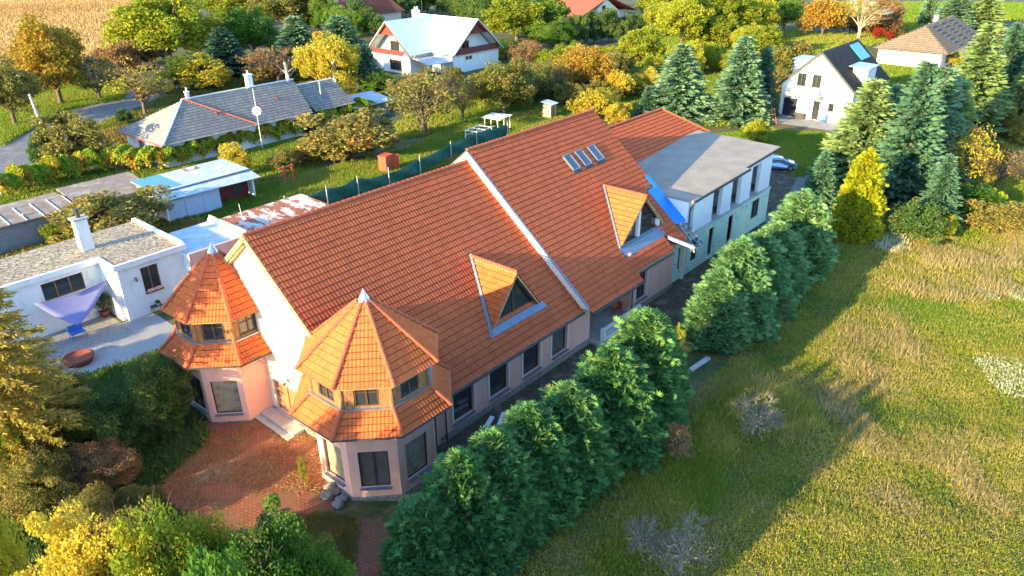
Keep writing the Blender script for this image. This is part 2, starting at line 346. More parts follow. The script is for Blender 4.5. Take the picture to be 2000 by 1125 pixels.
def sheet(name, poly, off, m, res=1.0, kind='structure'):
    bm = bmesh.new(); f = bm.faces.new([bm.verts.new((p[0], p[1], 0)) for p in poly])
    xs = [p[0] for p in poly]; ys = [p[1] for p in poly]
    bmesh.ops.triangulate(bm, faces=bm.faces[:])
    for ax, lo, hi in ((0, min(xs), max(xs)), (1, min(ys), max(ys))):
        st = max(res, (hi-lo)/120); v = lo+st
        while v < hi:
            co = [0, 0, 0]; co[ax] = v; no = [0, 0, 0]; no[ax] = 1
            bmesh.ops.bisect_plane(bm, geom=bm.verts[:]+bm.edges[:]+bm.faces[:], plane_co=co, plane_no=no); v += st
    for v in bm.verts: v.co.z = float(H(v.co.x, v.co.y))+off
    me = bpy.data.meshes.new(name); bm.normal_update(); bm.to_mesh(me); bm.free(); me.materials.append(m)
    if len(me.polygons) and me.polygons[0].normal.z < 0: me.flip_normals()
    o = link(name, me)
    if kind: o['kind'] = kind
    return o
def px(*L, z=0.): return [G(L[i], L[i+1], z)[:2] for i in range(0, len(L), 2)]
def inpoly(P, X, Y):
    c = np.zeros(len(X), bool); n = len(P)
    for i in range(n):
        x1, y1 = P[i][:2]; x2, y2 = P[(i+1) % n][:2]
        if y1 == y2: continue
        k = ((y1 > Y) != (y2 > Y)) & (X < (x2-x1)*(Y-y1)/(y2-y1)+x1); c ^= k
    return c
def scatter(P, n):
    xs = [p[0] for p in P]; ys = [p[1] for p in P]; X = np.empty(0); Y = np.empty(0)
    while len(X) < n:
        a = rs.uniform(min(xs), max(xs), 2*n); b = rs.uniform(min(ys), max(ys), 2*n); k = inpoly(P, a, b); X = np.append(X, a[k]); Y = np.append(Y, b[k])
    return X[:n], Y[:n]
def fnoise(X, Y, s, seed=0):
    g = np.random.RandomState(seed); r = 0
    for i in range(5):
        a = g.uniform(0, 2*PI); f = s*(1+i*.75); r = r+np.sin(X*f*math.cos(a)+Y*f*math.sin(a)+g.uniform(0, 6))*np.sin(-X*f*math.sin(a)*.8+Y*f*math.cos(a)*.8+g.uniform(0, 6))/(1+i*.5)
    return r/1.6
def grass(name, P, n, h, w, m, tuft=6, spread=.12, patch=.5, seed=1, off=0., lean=.35, keep=None, hn=.4, bias=0., lay=None, blob=False):
    """tufts of upright blades over a polygon; the tint follows broad patches of the sward"""
    X, Y = scatter(P, n)
    if keep is not None: k = keep(X, Y); X = X[k]; Y = Y[k]
    if blob: xs_ = (X-np.mean([p[0] for p in P]))/(np.ptp([p[0] for p in P])/2); ys_ = (Y-np.mean([p[1] for p in P]))/(np.ptp([p[1] for p in P])/2); k = xs_**2+ys_**2+.45*fnoise(X, Y, 1.1, seed+3)+rs.normal(0, .22, len(X)) < .75; X = X[k]; Y = Y[k]
    pn = fnoise(X, Y, patch, seed); X = np.repeat(X, tuft); Y = np.repeat(Y, tuft); pn = np.repeat(pn, tuft); k = len(X)
    X = X+rs.normal(0, spread, k); Y = Y+rs.normal(0, spread, k)
    hh = h*(1+hn*pn)*rs.uniform(.5, 1.3, k); hh = np.maximum(hh, h*.25)
    D = np.stack([rs.normal(.12, lean, k), rs.normal(-.05, lean, k), np.ones(k)], 1)
    if lay is not None: D[:, 2] = rs.uniform(.02, lay, k)
    C = np.stack([X, Y, H(X, Y)+off-.02], 1); t = np.clip(.42+bias+.5*pn+rs.normal(0, .27, k), 0, 1)
    V, F, T = leaves(C, D, hh, w*rs.uniform(.6, 1.4, k), t, base=True)
    o = link(name, npmesh(name, V, F, [m], T)); o['kind'] = 'stuff'; return o
# ------------------------------------------------------------------ ground and surfaces
def groundmat():
    m, t, b, N, L = nodes('ground_soil_grass'); tc = N('ShaderNodeTexCoord')
    def noise(s, d=8, r=.6):
        n = N('ShaderNodeTexNoise'); n.inputs['Scale'].default_value = s; n.inputs['Detail'].default_value = d; n.inputs['Roughness'].default_value = r; L(tc.outputs['Object'], n.inputs[0]); return n.outputs[0]
    def ramp(f, cs):
        r = N('ShaderNodeValToRGB'); e = r.color_ramp.elements
        while len(e) < len(cs): e.new(.5)
        for i, (p, c) in enumerate(cs): e[i].position = p; e[i].color = (*c, 1)
        L(f, r.inputs[0]); return r.outputs[0]
    a = ramp(noise(.35), [(.3, (.035, .06, .01)), (.45, (.07, .10, .018)), (.55, (.13, .12, .035)), (.68, (.20, .16, .07))])
    c = ramp(noise(3.5), [(.3, (.35, .35, .3)), (.7, (1, 1, 1))])
    mx = N('ShaderNodeMixRGB'); mx.blend_type = 'MULTIPLY'; mx.inputs[0].default_value = .8; L(a, mx.inputs[1]); L(c, mx.inputs[2]); L(mx.outputs[0], b.inputs['Base Color']); b.inputs['Roughness'].default_value = .95
    bp = N('ShaderNodeBump'); bp.inputs['Strength'].default_value = .7; bp.inputs['Distance'].default_value = .15; L(noise(6), bp.inputs['Height']); L(bp.outputs[0], b.inputs['Normal']); return m
M_GROUND = groundmat()
gx = np.concatenate([[-900, -400, -150, -60], np.arange(-30, 70, .8), np.arange(70, 160, 4), [200, 300, 500, 900, 2000]]); gy = np.concatenate([[-900, -300, -120], np.arange(-60, -4, .8), np.arange(-4, 120, 4), [160, 250, 500, 1000, 2000]])
XX, YY = np.meshgrid(gx, gy); ZZ = H(XX, YY); nx, ny = len(gx), len(gy)
I = (np.arange(ny-1)[:, None]*nx+np.arange(nx-1)[None, :]).ravel()
gnd = link('ground', npmesh('ground', np.stack([XX.ravel(), YY.ravel(), ZZ.ravel()], 1), np.stack([I, I+1, I+nx+1, I+nx], 1), [M_GROUND])); gnd['kind'] = 'structure'
def brickmat(name, a, b2, mortar, sc, rot=0., row=.5, w=.5, dirt=(.22, .095, .045)):
    m, t, b, N, L = nodes(name); tc = N('ShaderNodeTexCoord'); mp = N('ShaderNodeMapping'); mp.inputs['Rotation'].default_value = (0, 0, rot); L(tc.outputs['Object'], mp.inputs[0])
    br = N('ShaderNodeTexBrick'); br.inputs['Color1'].default_value = (*a, 1); br.inputs['Color2'].default_value = (*b2, 1); br.inputs['Mortar'].default_value = (*mortar, 1); br.inputs['Scale'].default_value = sc; br.inputs['Brick Width'].default_value = w; br.inputs['Row Height'].default_value = row
    br.inputs['Mortar Size'].default_value = .03; L(mp.outputs[0], br.inputs[0]); n = N('ShaderNodeTexNoise'); n.inputs['Scale'].default_value = .8; n.inputs['Detail'].default_value = 9; L(tc.outputs['Object'], n.inputs[0])
    r = N('ShaderNodeMapRange'); r.inputs[1].default_value = .42; r.inputs[2].default_value = .6; r.inputs[4].default_value = .8; L(n.outputs[0], r.inputs[0]); mx = N('ShaderNodeMixRGB'); mx.inputs[2].default_value = (*dirt, 1); L(br.outputs[0], mx.inputs[1]); L(r.outputs[0], mx.inputs[0]); L(mx.outputs[0], b.inputs['Base Color']); b.inputs['Roughness'].default_value = .9
    bp = N('ShaderNodeBump'); bp.inputs['Strength'].default_value = .5; bp.inputs['Distance'].default_value = .02; L(br.outputs['Fac'], bp.inputs['Height']); bp.invert = True; L(bp.outputs[0], b.inputs['Normal']); return m
M_PAVE = brickmat('red_paving', (.32, .10, .045), (.22, .07, .035), (.05, .03, .02), 2.2, .1, dirt=(.17, .085, .04))
M_SLAB = brickmat('grey_slabs', (.27, .27, .29), (.24, .24, .26), (.14, .14, .15), 1.0, .05, dirt=(.27, .27, .27))
P_MEADOW = [(-22, -21), (-4, -20), (8, -19.5), (22, -18.2), (50, -17), (75, -15), (130, -16), (190, -22), (190, -60), (60, -62), (10, -50), (-22, -44)]
sheet('brick_patio', px(285, 955, 395, 1035, 480, 1068, 560, 1000, 655, 985, 660, 860, 545, 815, 415, 822, 330, 862), .008, M_PAVE)
sheet('garden_path', px(700, 1000, 792, 1020, 760, 1125, 690, 1125, 640, 1090), .006, M_PAVE)
sheet('gravel_path', [(-12, 13.2), (1.5, 13.2), (1.5, 19.3), (-12, 19.3)], .010, M_GRAVEL)
sheet('slab_terrace', [(-7.5, 16.2), (-.9, 16.2), (-.9, 21.8), (-7.5, 21.8)], .018, M_SLAB)
sheet('dirt_yard', [(3, -13.5), (14, -13), (30, -14.2), (47, -13.6), (60, -14), (72, -8), (66, -1), (50, -2), (50, -9.7), (4, -9.8)], .006, M_DIRT)
sheet('concrete_path', px(1365, 640, 1400, 612, 1480, 560, 1500, 545, 1455, 545, 1400, 575, 1345, 615), .016, M_CONC)
sheet('driveway', px(1500, 440, 1580, 440, 1620, 400, 1640, 345, 1600, 330, 1560, 345, 1530, 395, 1490, 430), .014, M_ASPH)
sheet('rear_lawn', px(1480, 250, 1640, 262, 1660, 330, 1560, 345, 1500, 300, 1400, 262), .008, mat('lawn_soil', (.06, .14, .018), .95, .3, 3))
sheet('house_terrace', px(1498, 238, 1524, 226, 1665, 238, 1625, 256), .02, M_SLAB)
sheet('road', [(-60, 37), (-8, 60), (5.9, 67.2), (14, 72), (31, 88), (48, 104), (70, 128), (66, 133), (44, 109), (25, 96), (10.5, 82.5), (2, 76), (-20, 66), (-60, 46)], .012, M_ASPH)
M_FIELD = mat('stubble_field', (.46, .33, .15), .95, .25, .25, .5, 3, c2=(.36, .26, .11), c2scale=.12, stretch=(1, 1, 1))
CORN = [(-60, 110), (24, 122), (45, 145), (60, 160), (78, 175), (90, 200), (130, 260), (260, 420), (-100, 600), (-300, 300)]
sheet('cornfield', CORN, .02, M_FIELD, res=6)
# ------------------------------------------------------------------ main house
house = empty('house', (0, 0, 0), label='long pink house with terracotta tiled gable roofs and two octagonal corner towers', cat='house')
K1, K2 = .8126, .8196
def z1(y): return 11.9-K1*abs(y)
def z2(y): return 12.68-K2*abs(y)
C1, C2 = math.hypot(1, K1), math.hypot(1, K2)
TC = (1.44, -8.31)
w_ = MB().use(M_CREAM)
wallp(w_, (.3, -9.65), (.3, 5.2), -.6, 3.3, [(7.31, 9.8, .3, 2.45)], .3, -1)
w_.prism([(.3, -9.95, 3.3), (.3, 5.2, 3.3), (.3, 5.2, z1(5.2)-.2), (.3, 0, z1(0)-.2), (.3, -9.95, z1(-9.95)-.2)], (.3, 0, 0))
w_.build('gable_wall', house)
w_ = MB().use(M_PINK)
W1 = [(5.65, 7.40), (8.80, 10.55), (12.0, 13.75), (15.0, 16.7)]
wallp(w_, (.3, -9.95), (19.4, -9.95), -.6, 3.72, [(a-.3, b-.3, .78, 2.75) for a, b in W1], .3, 1)
w_.build('wall', house); w_ = MB().use(M_PINK); wallp(w_, (24.8, -9.95), (31.05, -9.95), -.3, 3.9, [(.65, 2.15, .85, 3.15)], .3, 1)
w_.build('wall', house)
for nm, a, b in (('porch_wall', (19.1, -9.64, -.3), (19.4, -6.3, 4.0)), ('porch_wall', (19.1, -6.3, .2), (24.8, -6.0, 6)), ('porch_wall', (24.8, -9.62, .2), (25.1, -6.3, 5.0)), ('rear_wall', (.3, 5.2, -.3), (17.9, 5.5, 7.3)), ('rear_wall', (17.9, 5.2, -.3), (32.8, 5.5, 8))):
    MB().use(M_PINK).box(a, b).build(nm, house)
w_ = MB().use(M_CREAM)
w_.prism([(33.2, -9.9, 0), (33.2, 5.4, 0), (33.2, 5.4, z2(5.4)-.25), (33.2, 0, z2(0)-.25), (33.2, -9.9, z2(-9.9)-.25)], (-.3, 0, 0))
w_.build('gable_wall', house); w_ = MB().use(M_CREAM)
w_.prism([(17.84, -10.95, z2(-10.95)-.04), (17.84, 0, z2(0)-.04), (17.84, 5.5, z2(5.5)-.04), (17.84, 5.5, z1(5.5)-.3), (17.84, 0, z1(0)-.3), (17.84, -9.96, z1(-9.96)-.3)], (.14, 0, 0))
w_.build('stepped_gable_wall', house)
w_ = MB().use(M_PLINTH)
w_.box((4.6, -10.03, -.62), (19.45, -9.952, .42)); w_.box((24.75, -10.03, -.4), (31.0, -9.952, .4)); w_.box((.1, -5.3, -.3), (.298, .6, .24)); w_.build('plinth', house)
for a, b in W1: window(house, (a, -9.95), (1, 0), b-a, 1.97, .78, depth=.2, pane=M_DBOARD if a > 14 else M_GLASS, mull=0, trim=M_TRIM, sill=M_LEAD, inn=(0, 1))
window(house, (25.45, -9.95), (1, 0), 1.5, 2.3, .85, depth=.2, mull=1, trim=M_TRIM, sill=M_LEAD, inn=(0, 1))
dd = MB().use(M_DOOR); dd.box((.42, -2.3, .32), (.48, -.1, 2.43)); dd.use(M_WOOD)
for y in (-2.34, -1.2, -.1): dd.box((.36, y, .3), (.42, y+.1, 2.45))
door = dd.build('door', house)
s_ = MB().use(M_CONC); s_.box((-.7, -2.9, -.1), (.09, .6, .24)); s_.box((.09, -2.33, .0), (.6, .14, .296)); s_.box((-1.1, -2.9, -.1), (-.7, .6, .08)); s_.build('doorstep', house)
s_ = MB().use(M_DARKM); s_.box((.2, -1.75, 3.0), (.3, -1.6, 3.12)); s_.tube((.2, -1.68, 3.06), (.02, -1.68, 3.0), .03); s_.lathe((-.02, -1.68, 2.86), [(.02, .2), (.1, .12), (.08, 0), (0, 0)], 8); s_.build('wall_lamp', house)
# roofs
def in1(u, v):
    y = -v/C1
    if math.hypot(u-TC[0], y-TC[1]) < 3.15: return False
    return not (u < 1.6 and y < -8.2)
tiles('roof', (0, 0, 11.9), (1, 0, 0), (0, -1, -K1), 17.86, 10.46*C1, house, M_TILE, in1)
tiles('roof', (0, 0, 11.9), (1, 0, 0), (0, 1, -K1), 17.86, 5.7*C1, house, M_TILE, nseg=6)
def in2(u, v):
    x = 17.9+u; y = -v/C2
    if x > 29.8:
        if y < -9.7-(x-30.1)*.8: return False
        if y < -6.3 and x > 32.0: return False
    elif x > 24.35:
        if y < -8.85 and not (-10.7 < y < -9.5): return False
        if y > -8.9 and abs(x-27.77) < (-5.07-y)*.87-.1: return False
    return y > -11.25
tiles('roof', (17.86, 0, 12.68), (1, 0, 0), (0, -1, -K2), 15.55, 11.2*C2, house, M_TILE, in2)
tiles('roof', (17.86, 0, 12.68), (1, 0, 0), (0, 1, -K2), 15.55, 5.9*C2, house, M_TILE)
d_ = MB().use(M_SOFFIT)
def deck(x0, x1, y0, y1, zf, t=.16, o=.03):
    d_.prism([(x0, y0, zf(y0)-o), (x0, y1, zf(y1)-o), (x0, y1, zf(y1)-o-t), (x0, y0, zf(y0)-o-t)], (x1-x0, 0, 0))
deck(.02, 17.8, 0, -5.2, z1); deck(4.2, 17.8, -5.2, -10.35, z1); deck(.02, 1.2, -5.2, -7.6, z1); deck(.02, 17.8, 0, 5.6, z1); deck(18.0, 33.3, 0, -5.0, z2); deck(18, 24.3, -5.0, -11.1, z2); deck(24.3, 29.8, -9.5, -10.6, z2); deck(18, 33.3, 0, 5.8, z2)
deck(31.3, 32, -5.0, -10.6, z2); deck(32, 33.3, -5, -6.3, z2)
split(d_, 'roof_deck', house)
vb = MB().use(M_SOFFIT)
for y0, y1 in ((0, -7.4), (0, 5.6)): vb.beam((-.03, y0, z1(y0)-.12), (-.03, y1, z1(y1)-.12), .05, .3)
for y0, y1 in ((.3, 5.4),): vb.beam((.16, y0, z1(y0)-.34), (.16, y1, z1(y1)-.34), .24, .2)
split(vb, 'bargeboard', house)
capobj('ridge_cap', [((0, 0, 11.93), (17.8, 0, 11.93)), ((17.86, 0, 12.72), (33.4, 0, 12.72))], house)
gt = MB().use(M_DARKM)
gt.tube((4.9, -10.55, 3.30), (17.85, -10.55, 3.30), .075); gt.tube((17.9, -11.3, 3.42), (24.3, -11.3, 3.42), .075); gt.tube((4.95, -10.5, 3.25), (4.95, -10.05, 2.9), .045); gt.tube((4.95, -10.05, 2.9), (4.95, -10.05, -.2), .045)
gt.tube((24.6, -10.72, 3.88), (29.6, -10.72, 3.80), .07); gt.tube((24.75, -10.1, 3.5), (24.75, -10.1, .1), .045)
gt.build('gutter', house)
fl = MB().use(M_LEAD)
for y0, y1 in ((0, -10.9), (0, 5.5)): fl.beam((17.83, y0, z2(y0)+.04), (17.83, y1, z2(y1)+.04), .16, .05)
fl.prism([(24.3, -8.84, z2(-8.84)+.01), (30.3, -8.84, z2(-8.84)+.01), (30.2, -9.6, z2(-9.6)+.03), (24.5, -9.6, z2(-9.6)+.03)], (0, 0, .03))
fl.prism([(10.0, -8.9, z1(-8.9)+.07), (15.2, -8.9, z1(-8.9)+.07), (15.35, -9.3, z1(-9.3)+.09), (9.8, -9.3, z1(-9.3)+.09)], (0, 0, .04))
fl.beam((27.75, -5.0, z2(-5)+.06), (24.35, -8.95, z2(-8.95)+.06), .30, .05, (0, .63, .78)); fl.beam((12.58, -5.0, z1(-5)+.06), (9.98, -9.15, z1(-9.15)+.07), .34, .05, (0, .63, .78))
split(fl, 'flashing', house)
gb = MB().use(M_WHITEM); p, q = Vector((30.15, -9.75, 4.68)), Vector(AX(1355, 483, 0, 31.4)); gb.beam(p, q, .34, .2); gb.tube(q, q+Vector((.05, -.05, -.45)), .035); gb.build('white_box_gutter', house)
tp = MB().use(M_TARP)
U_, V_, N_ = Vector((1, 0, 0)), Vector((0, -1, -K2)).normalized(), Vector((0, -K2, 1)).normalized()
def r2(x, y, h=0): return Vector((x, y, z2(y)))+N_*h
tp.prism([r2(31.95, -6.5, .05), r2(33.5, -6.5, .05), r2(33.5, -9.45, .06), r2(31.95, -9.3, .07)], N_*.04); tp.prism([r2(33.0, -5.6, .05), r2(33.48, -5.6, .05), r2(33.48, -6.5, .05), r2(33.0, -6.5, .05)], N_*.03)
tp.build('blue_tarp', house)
ba = MB().use(M_LEAD)                                   # bare battens below the tarp
for i in range(5): ba.beam(r2(31.6, -9.6-i*.36, -.02), r2(33.6, -9.6-i*.36, -.02), .05, .05)
for i in range(4): ba.beam(r2(31.7+i*.6, -9.5, -.08), r2(31.7+i*.6, -11.3, -.08), .07, .1)
split(ba, 'batten', house)
for x in (25.9, 27.45, 29.15):
    c = r2(x+.45, -2.88); k = MB().use(M_LEAD); ln = 1.42
    for a, b, sw, sh in ((-.42, 0, .09, ln), (.42, 0, .09, ln), (0, -ln/2, .93, .1), (0, ln/2, .93, .1)): k.obox(c+U_*a+V_*b+N_*.13, U_, V_, N_, sw, sh, .14)
    k.use(M_DARKM); k.obox(c+V_*(ln/2+.15)+N_*.06, U_, V_, N_, 1.0, .2, .04)
    o = k.build('skylight', house); k = MB(); k.obox(c+N_*.14, U_, V_, N_, .76, ln-.1, .03); k.build('pane', o, M_GLASSB)
# dormers
def dormer(xc, ya, yf, za, zf, hw, m, big):
    o = MB().use(M_TRIM if big else M_BROWNF); yg = yf+.4; s = (za-zf)/hw; zb = zf+.12; w = hw*.93
    pane = MB().use(M_GLASS); pane.prism([(xc-w+.15, yg, zb), (xc+w-.15, yg, zb), (xc, yg, zb+s*(w-.15))], (0, .03, 0))
    for sx in (-1, 1): o.use(M_SOFFIT if big else M_BROWNF); o.beam((xc+sx*w, yf+.12, zf-.02), (xc, yf+.12, za-.14), .1, .2)
    for sx in (-1, 1):
        o.use(M_BROWNF); o.beam((xc+sx*(w-.1), yg-.03, zb), (xc+sx*.05, yg-.03, zb+s*(w-.15)), .09, .12)
    o.use(M_BROWNF); o.box((xc-w+.1, yg-.07, zb-.1), (xc+w-.1, yg-.01, zb+.02)); o.box((xc-.05, yg-.06, zb+.02), (xc+.05, yg-.01, zb+s*w-.25))
    if big:
        o.box((xc-1.9, yg-.06, zb+1.1), (xc+1.9, yg-.012, zb+1.2)); o.box((xc+1.5, yg-.06, zb), (xc+1.58, yg-.012, zb+1.1)); o.use(M_WHITEM); o.box((xc-.75, yf+.1, zb), (xc-.5, yf+.38, zb+s*(hw-.75)-.3)); o.box((xc+2.15, yf+.1, zb), (xc+2.4, yf+.38, zb+.55))
    d = o.build('dormer', house); pane.build('pane', d)
    L = math.hypot(hw, za-zf)
    for sx in (-1, 1):
        ins = lambda u, v: u > (v/L)*(ya-yf)*.985-.05
        e = tiles('roof', (xc, ya, za), (0, -1, 0), (sx*hw, 0, -(za-zf)), ya-yf, L+.12, d, m, ins, crs=.38)
        q = MB().use(M_SOFFIT); n = Vector((sx*(za-zf), 0, hw)).normalized(); t = -n*.1
        q.prism([Vector((xc, ya, za))-n*.04, Vector((xc, yf, za))-n*.04, Vector((xc+sx*hw, yf, zf))-n*.04], t); q.build('roof_deck', d)
    capobj('ridge_cap', [((xc, ya-.1, za+.03), (xc, yf-.02, za+.03))], d)
    s_ = MB().use(M_LEAD); s_.box((xc-hw*.9, yf-.02, zf-.25), (xc+hw*.9, yg+.02, zf+.02)); s_.build('sill', d)
    return d
dormer(27.77, -5.07, -8.98, 8.53, 5.40, 3.32, M_TILEY, True)
dormer(12.6, -5.11, -9.02, 7.77, 4.58, 2.46, M_TILEY, False)
# towers
def tower(c, Rw, Re, ze, Rt, zt, Ru, zu, za, zb, wf, uf, boards):
    cx, cy = c; th = .4
    def P(R, k, z=0): a = th+k*PI/4; return Vector((cx+R*math.cos(a), cy+R*math.sin(a), z))
    o = MB().use(M_PINK); hw = Rw*math.sin(PI/8)
    for k in range(8):
        L = 2*hw; ops = [(L/2-.78, L/2+.78, .62, 2.95)] if k in wf else []
        wallp(o, P(Rw, k), P(Rw, k+1), zb, ze+.1, ops, .25, 1)
    t = o.build('tower', house)
    o = MB().use(M_PLINTH)
    for k in range(8): wallp(o, P(Rw+.07, k), P(Rw+.07, k+1), zb-.2, .0 if c[1] < -5 else .06, (), .06, 1)
    o.build('plinth', t)
    for k in wf:
        a = P(Rw, k); b = P(Rw, k+1); d = (b-a).normalized(); s = a+d*(hw-.78); n = Vector((-d.y, d.x, 0))
        window(t, (s.x, s.y), d, 1.56, 2.33, .62, depth=.14, pane=boards[k], mull=1 if boards[k] is not M_BOARD else 0, sill=M_LEAD, inn=n, frame=M_DARKM)
    # skirt roof
    for k in range(8):
        a, b, e, f = P(Re, k, ze), P(Re, k+1, ze), P(Rt, k, zt), P(Rt, k+1, zt)
        m0 = (e+f)/2; d = (b-a).normalized(); dn = ((a+b)/2-m0); ln = dn.length; wt = (f-e).length; wb = (b-a).length
        O = m0-d*(wb/2); ins = lambda u, v: abs(u-wb/2) < (wt+(wb-wt)*v/ln)/2+.03
        tiles('skirt_roof', O, d, dn, wb, ln, t, M_TILEY, ins, per=.2, crs=.38, amp=.032)
    capobj('skirt_hip', [(P(Rt, k, zt+.03), P(Re, k, ze+.04)) for k in range(8)], t, r=.11)
    o = MB().use(M_SOFFIT); rim = [P(Re-.06, k, ze-.04) for k in range(8)]; o.prism(rim, (0, 0, -.03)); g = MB().use(M_DARKM)
    for k in range(8): g.tube(P(Re+.04, k, ze-.03), P(Re+.04, k+1, ze-.03), .045, n=6)
    o.build('soffit', t); g.build('gutter', t); g = MB().use(M_DARKM); kk = 6 if c[1] < -5 else 4; e_ = P(Rw+.12, kk+.0, 0); g.tube((e_.x, e_.y, zb+.2), (e_.x, e_.y, ze-.25), .05, n=6); q_ = P(Re-.1, kk, ze-.05); g.tube((e_.x, e_.y, ze-.25), q_, .05, n=6); c[1] < -5 and g.build('downpipe', t)
    # timber storey
    o = MB().use(M_WOOD); Ru2 = Rt-.12; L = 2*Ru2*math.sin(PI/8)
    for k in range(8):
        ops = [(L/2-.62, L/2+.62, zt+.2, zu+.2)] if k in uf else []
        wallp(o, P(Ru2, k), P(Ru2, k+1), zt-.3, zu+.35, ops, .12, 1)
    for k in range(8): o.tube(P(Ru2, k, zt), P(Ru2, k, zu+.3), .09, n=6)
    o.build('timber_wall', t)
    o = MB().use(M_ZINC)
    for k in range(8): o.beam(P(Rt-.02, k, zt+.08), P(Rt-.02, k+1, zt+.08), .22, .06)
    o.build('sill', t)
    for k in uf:
        a = P(Ru2, k); b = P(Ru2, k+1); d = (b-a).normalized(); s = a+d*(L/2-.6); window(t, (s.x, s.y), d, 1.2, zu-zt-.05, zt+.2, depth=.06, mull=1, bars=1, frame=M_BROWNF, inn=Vector((-d.y, d.x, 0)))
    for k in range(8):
        a, b = P(Ru, k, zu), P(Ru, k+1, zu); ap = Vector((cx, cy, za-.25)); m0 = (a+b)/2; d = (b-a).normalized(); dn = m0-ap; ln = dn.length; wb = (b-a).length
        ins = lambda u, v: abs(u-wb/2) < (wb*v/ln)/2+.03
        tiles('roof', ap-d*(wb/2), d, dn, wb, ln, t, M_TILEY, ins, per=.2, crs=.38, amp=.032)
    capobj('hip_cap', [(Vector((cx, cy, za-.3))+(P(Ru, k, zu)-Vector((cx, cy, za-.3)))*.09, P(Ru, k, zu+.05)) for k in range(8)], t, r=.115)
    o = MB().use(M_SOFFIT); o.prism([P(Ru-.08, k, zu-.05) for k in range(8)], (0, 0, -.04)); o.build('soffit', t)
    o = MB().use(M_ZINC); o.lathe((cx, cy, 0), [(.42, za-.72), (.40, za-.62), (.06, za-.02), (0, za+.12)], 10); o.build('finial', t)
    return t
tower(TC, 3.37, 4.47, 4.55, 3.34, 5.5, 3.85, 7.1, 10.65, -.7, (2, 3, 4, 5), (2, 3, 4, 5), {2: M_GLASS, 3: M_BOARD, 4: M_DBOARD, 5: M_BOARD})
tower((-.26, 3.4), 3.0, 4.0, 4.5, 2.88, 5.45, 3.34, 7.08, 10.65, -.3, (2, 3, 4), (2, 3, 4, 5), {2: M_GLASS, 3: M_GLASS, 4: M_BOARD})
# porch
s_ = MB().use(M_CONC); s_.box((19.41, -10.9, -.3), (24.79, -6.31, .22)); s_.build('porch_floor', house)
bl = MB().use(M_WHITEM); bl.box((19.9, -10.86, 1.02), (24.9, -10.62, 1.14)); bl.box((19.9, -10.84, .222), (24.9, -10.64, .32)); bl.box((19.85, -10.9, .225), (20.1, -10.6, 1.2)); b0 = bl.build('balustrade', house)
bp_ = MB(); bp_.lathe((20.35, -10.74, .32), [(.06, 0), (.05, .08), (.085, .22), (.075, .34), (.04, .5), (.06, .62), (.065, .7)], 10); b1 = bp_.build('baluster', b0, M_WHITEM)
for i in range(1, 17): c = b1.copy(); COL.objects.link(c); c.parent = b0; c.location.x = i*.27
# tv antenna on the gable
an = MB().use(M_DARKM); an.tube((.25, -1.2, 4.9), (-1.6, -1.0, 5.1), .02, n=5); an.tube((-1.2, -1.9, 5.05), (-1.2, .1, 5.15), .018, n=5)
for i in range(7): an.tube((-1.55, -1.9+i*.32, 5.06), (-.9, -1.9+i*.32, 5.06), .01, n=4)
an.tube((-.1, -1.15, 4.95), (-.5, -2.3, 5.3), .012, n=4)
tag(an.build('tv_antenna'), 'thin wire television aerial fixed to the bright gable wall between the towers', 'antenna')
ch = MB().use(M_REDM); x, y, z = 24.1, -9.3, .22
ch.box((x-.22, y-.22, z+.42), (x+.22, y+.22, z+.46)); ch.box((x+.18, y-.22, z+.46), (x+.22, y+.22, z+.95))
for a in (-1, 1):
    for b in (-1, 1): ch.box((x+a*.19-.02, y+b*.19-.02, z), (x+a*.19+.02, y+b*.19+.02, z+.42))
tag(ch.build('chair'), 'small red-brown chair standing on the shaded porch behind the balustrade', 'chair')
# ------------------------------------------------------------------ unfinished extension
ext = empty('extension', (33.5, 0, 0), label='unfinished two-storey block building with flat concrete roof and green insulation boards', cat='building')
def E_(mb, name, **k): o = mb.build(name, ext, **k); o.location = (-33.5, 0, 0); return o
w_ = MB().use(M_BLOCK); YE = -9.55
up = [(.25, 1.1, 3.62, 6.2), (4.5, 6.2, 3.62, 6.3), (8.1, 9.9, 3.62, 6.4), (12.1, 14.0, 3.62, 6.6)]
wallp(w_, (33.5, YE), (50.0, YE), 3.4, 6.6, up, .35, 1); wallp(w_, (50.0, YE+.36), (50.0, 4.9), 3.4, 7.1, (), .35, 1); w_.prism([(33.5, YE, 6.602), (50, YE, 6.602), (50, YE, 7.15)], (0, .35, 0)); wallp(w_, (33.5, YE+.36), (33.5, -3), 3.4, 6.6, (), .3, -1)
wallp(w_, (33.6, 4.9), (49.6, 4.9), 0, 6.6, (), .3, 1); wallp(w_, (50.0, YE+.36), (50.0, 4.9), -.2, 3.4, (), .3, 1)
wallp(w_, (31.3, YE), (50, YE), -.2, .2, (), .3, 1); w_.box((36.2, YE+.4, 3.4), (36.4, 4, 6.2)); w_.box((41.6, YE+.4, 3.4), (41.8, 4, 6.2)); w_.box((45.6, YE+.4, 3.4), (45.8, 4, 6.2)); w_.box((31.4, -4, .2), (49.6, -3.7, 6.4))
E_(w_, 'wall')
w_ = MB().use(M_XPS); lo = [(1.25, 2.75, .98, 3.0), (3.5, 4.6, .9, 3.0), (6.6, 7.5, .02, 3.0), (10.3, 11.3, .02, 3.05), (15.2, 16.9, 1.2, 3.1)]
wallp(w_, (31.08, YE-.12), (50.05, YE-.12), .1, 3.5, lo, .118, 1); w_.box((50.002, YE-.11, .1), (50.12, 4.9, 3.5)); w_.box((31.08, YE-.19, 3.36), (50.1, YE-.12, 3.62))
ins = E_(w_, 'insulation_board')
w_ = MB().use(M_DOT)
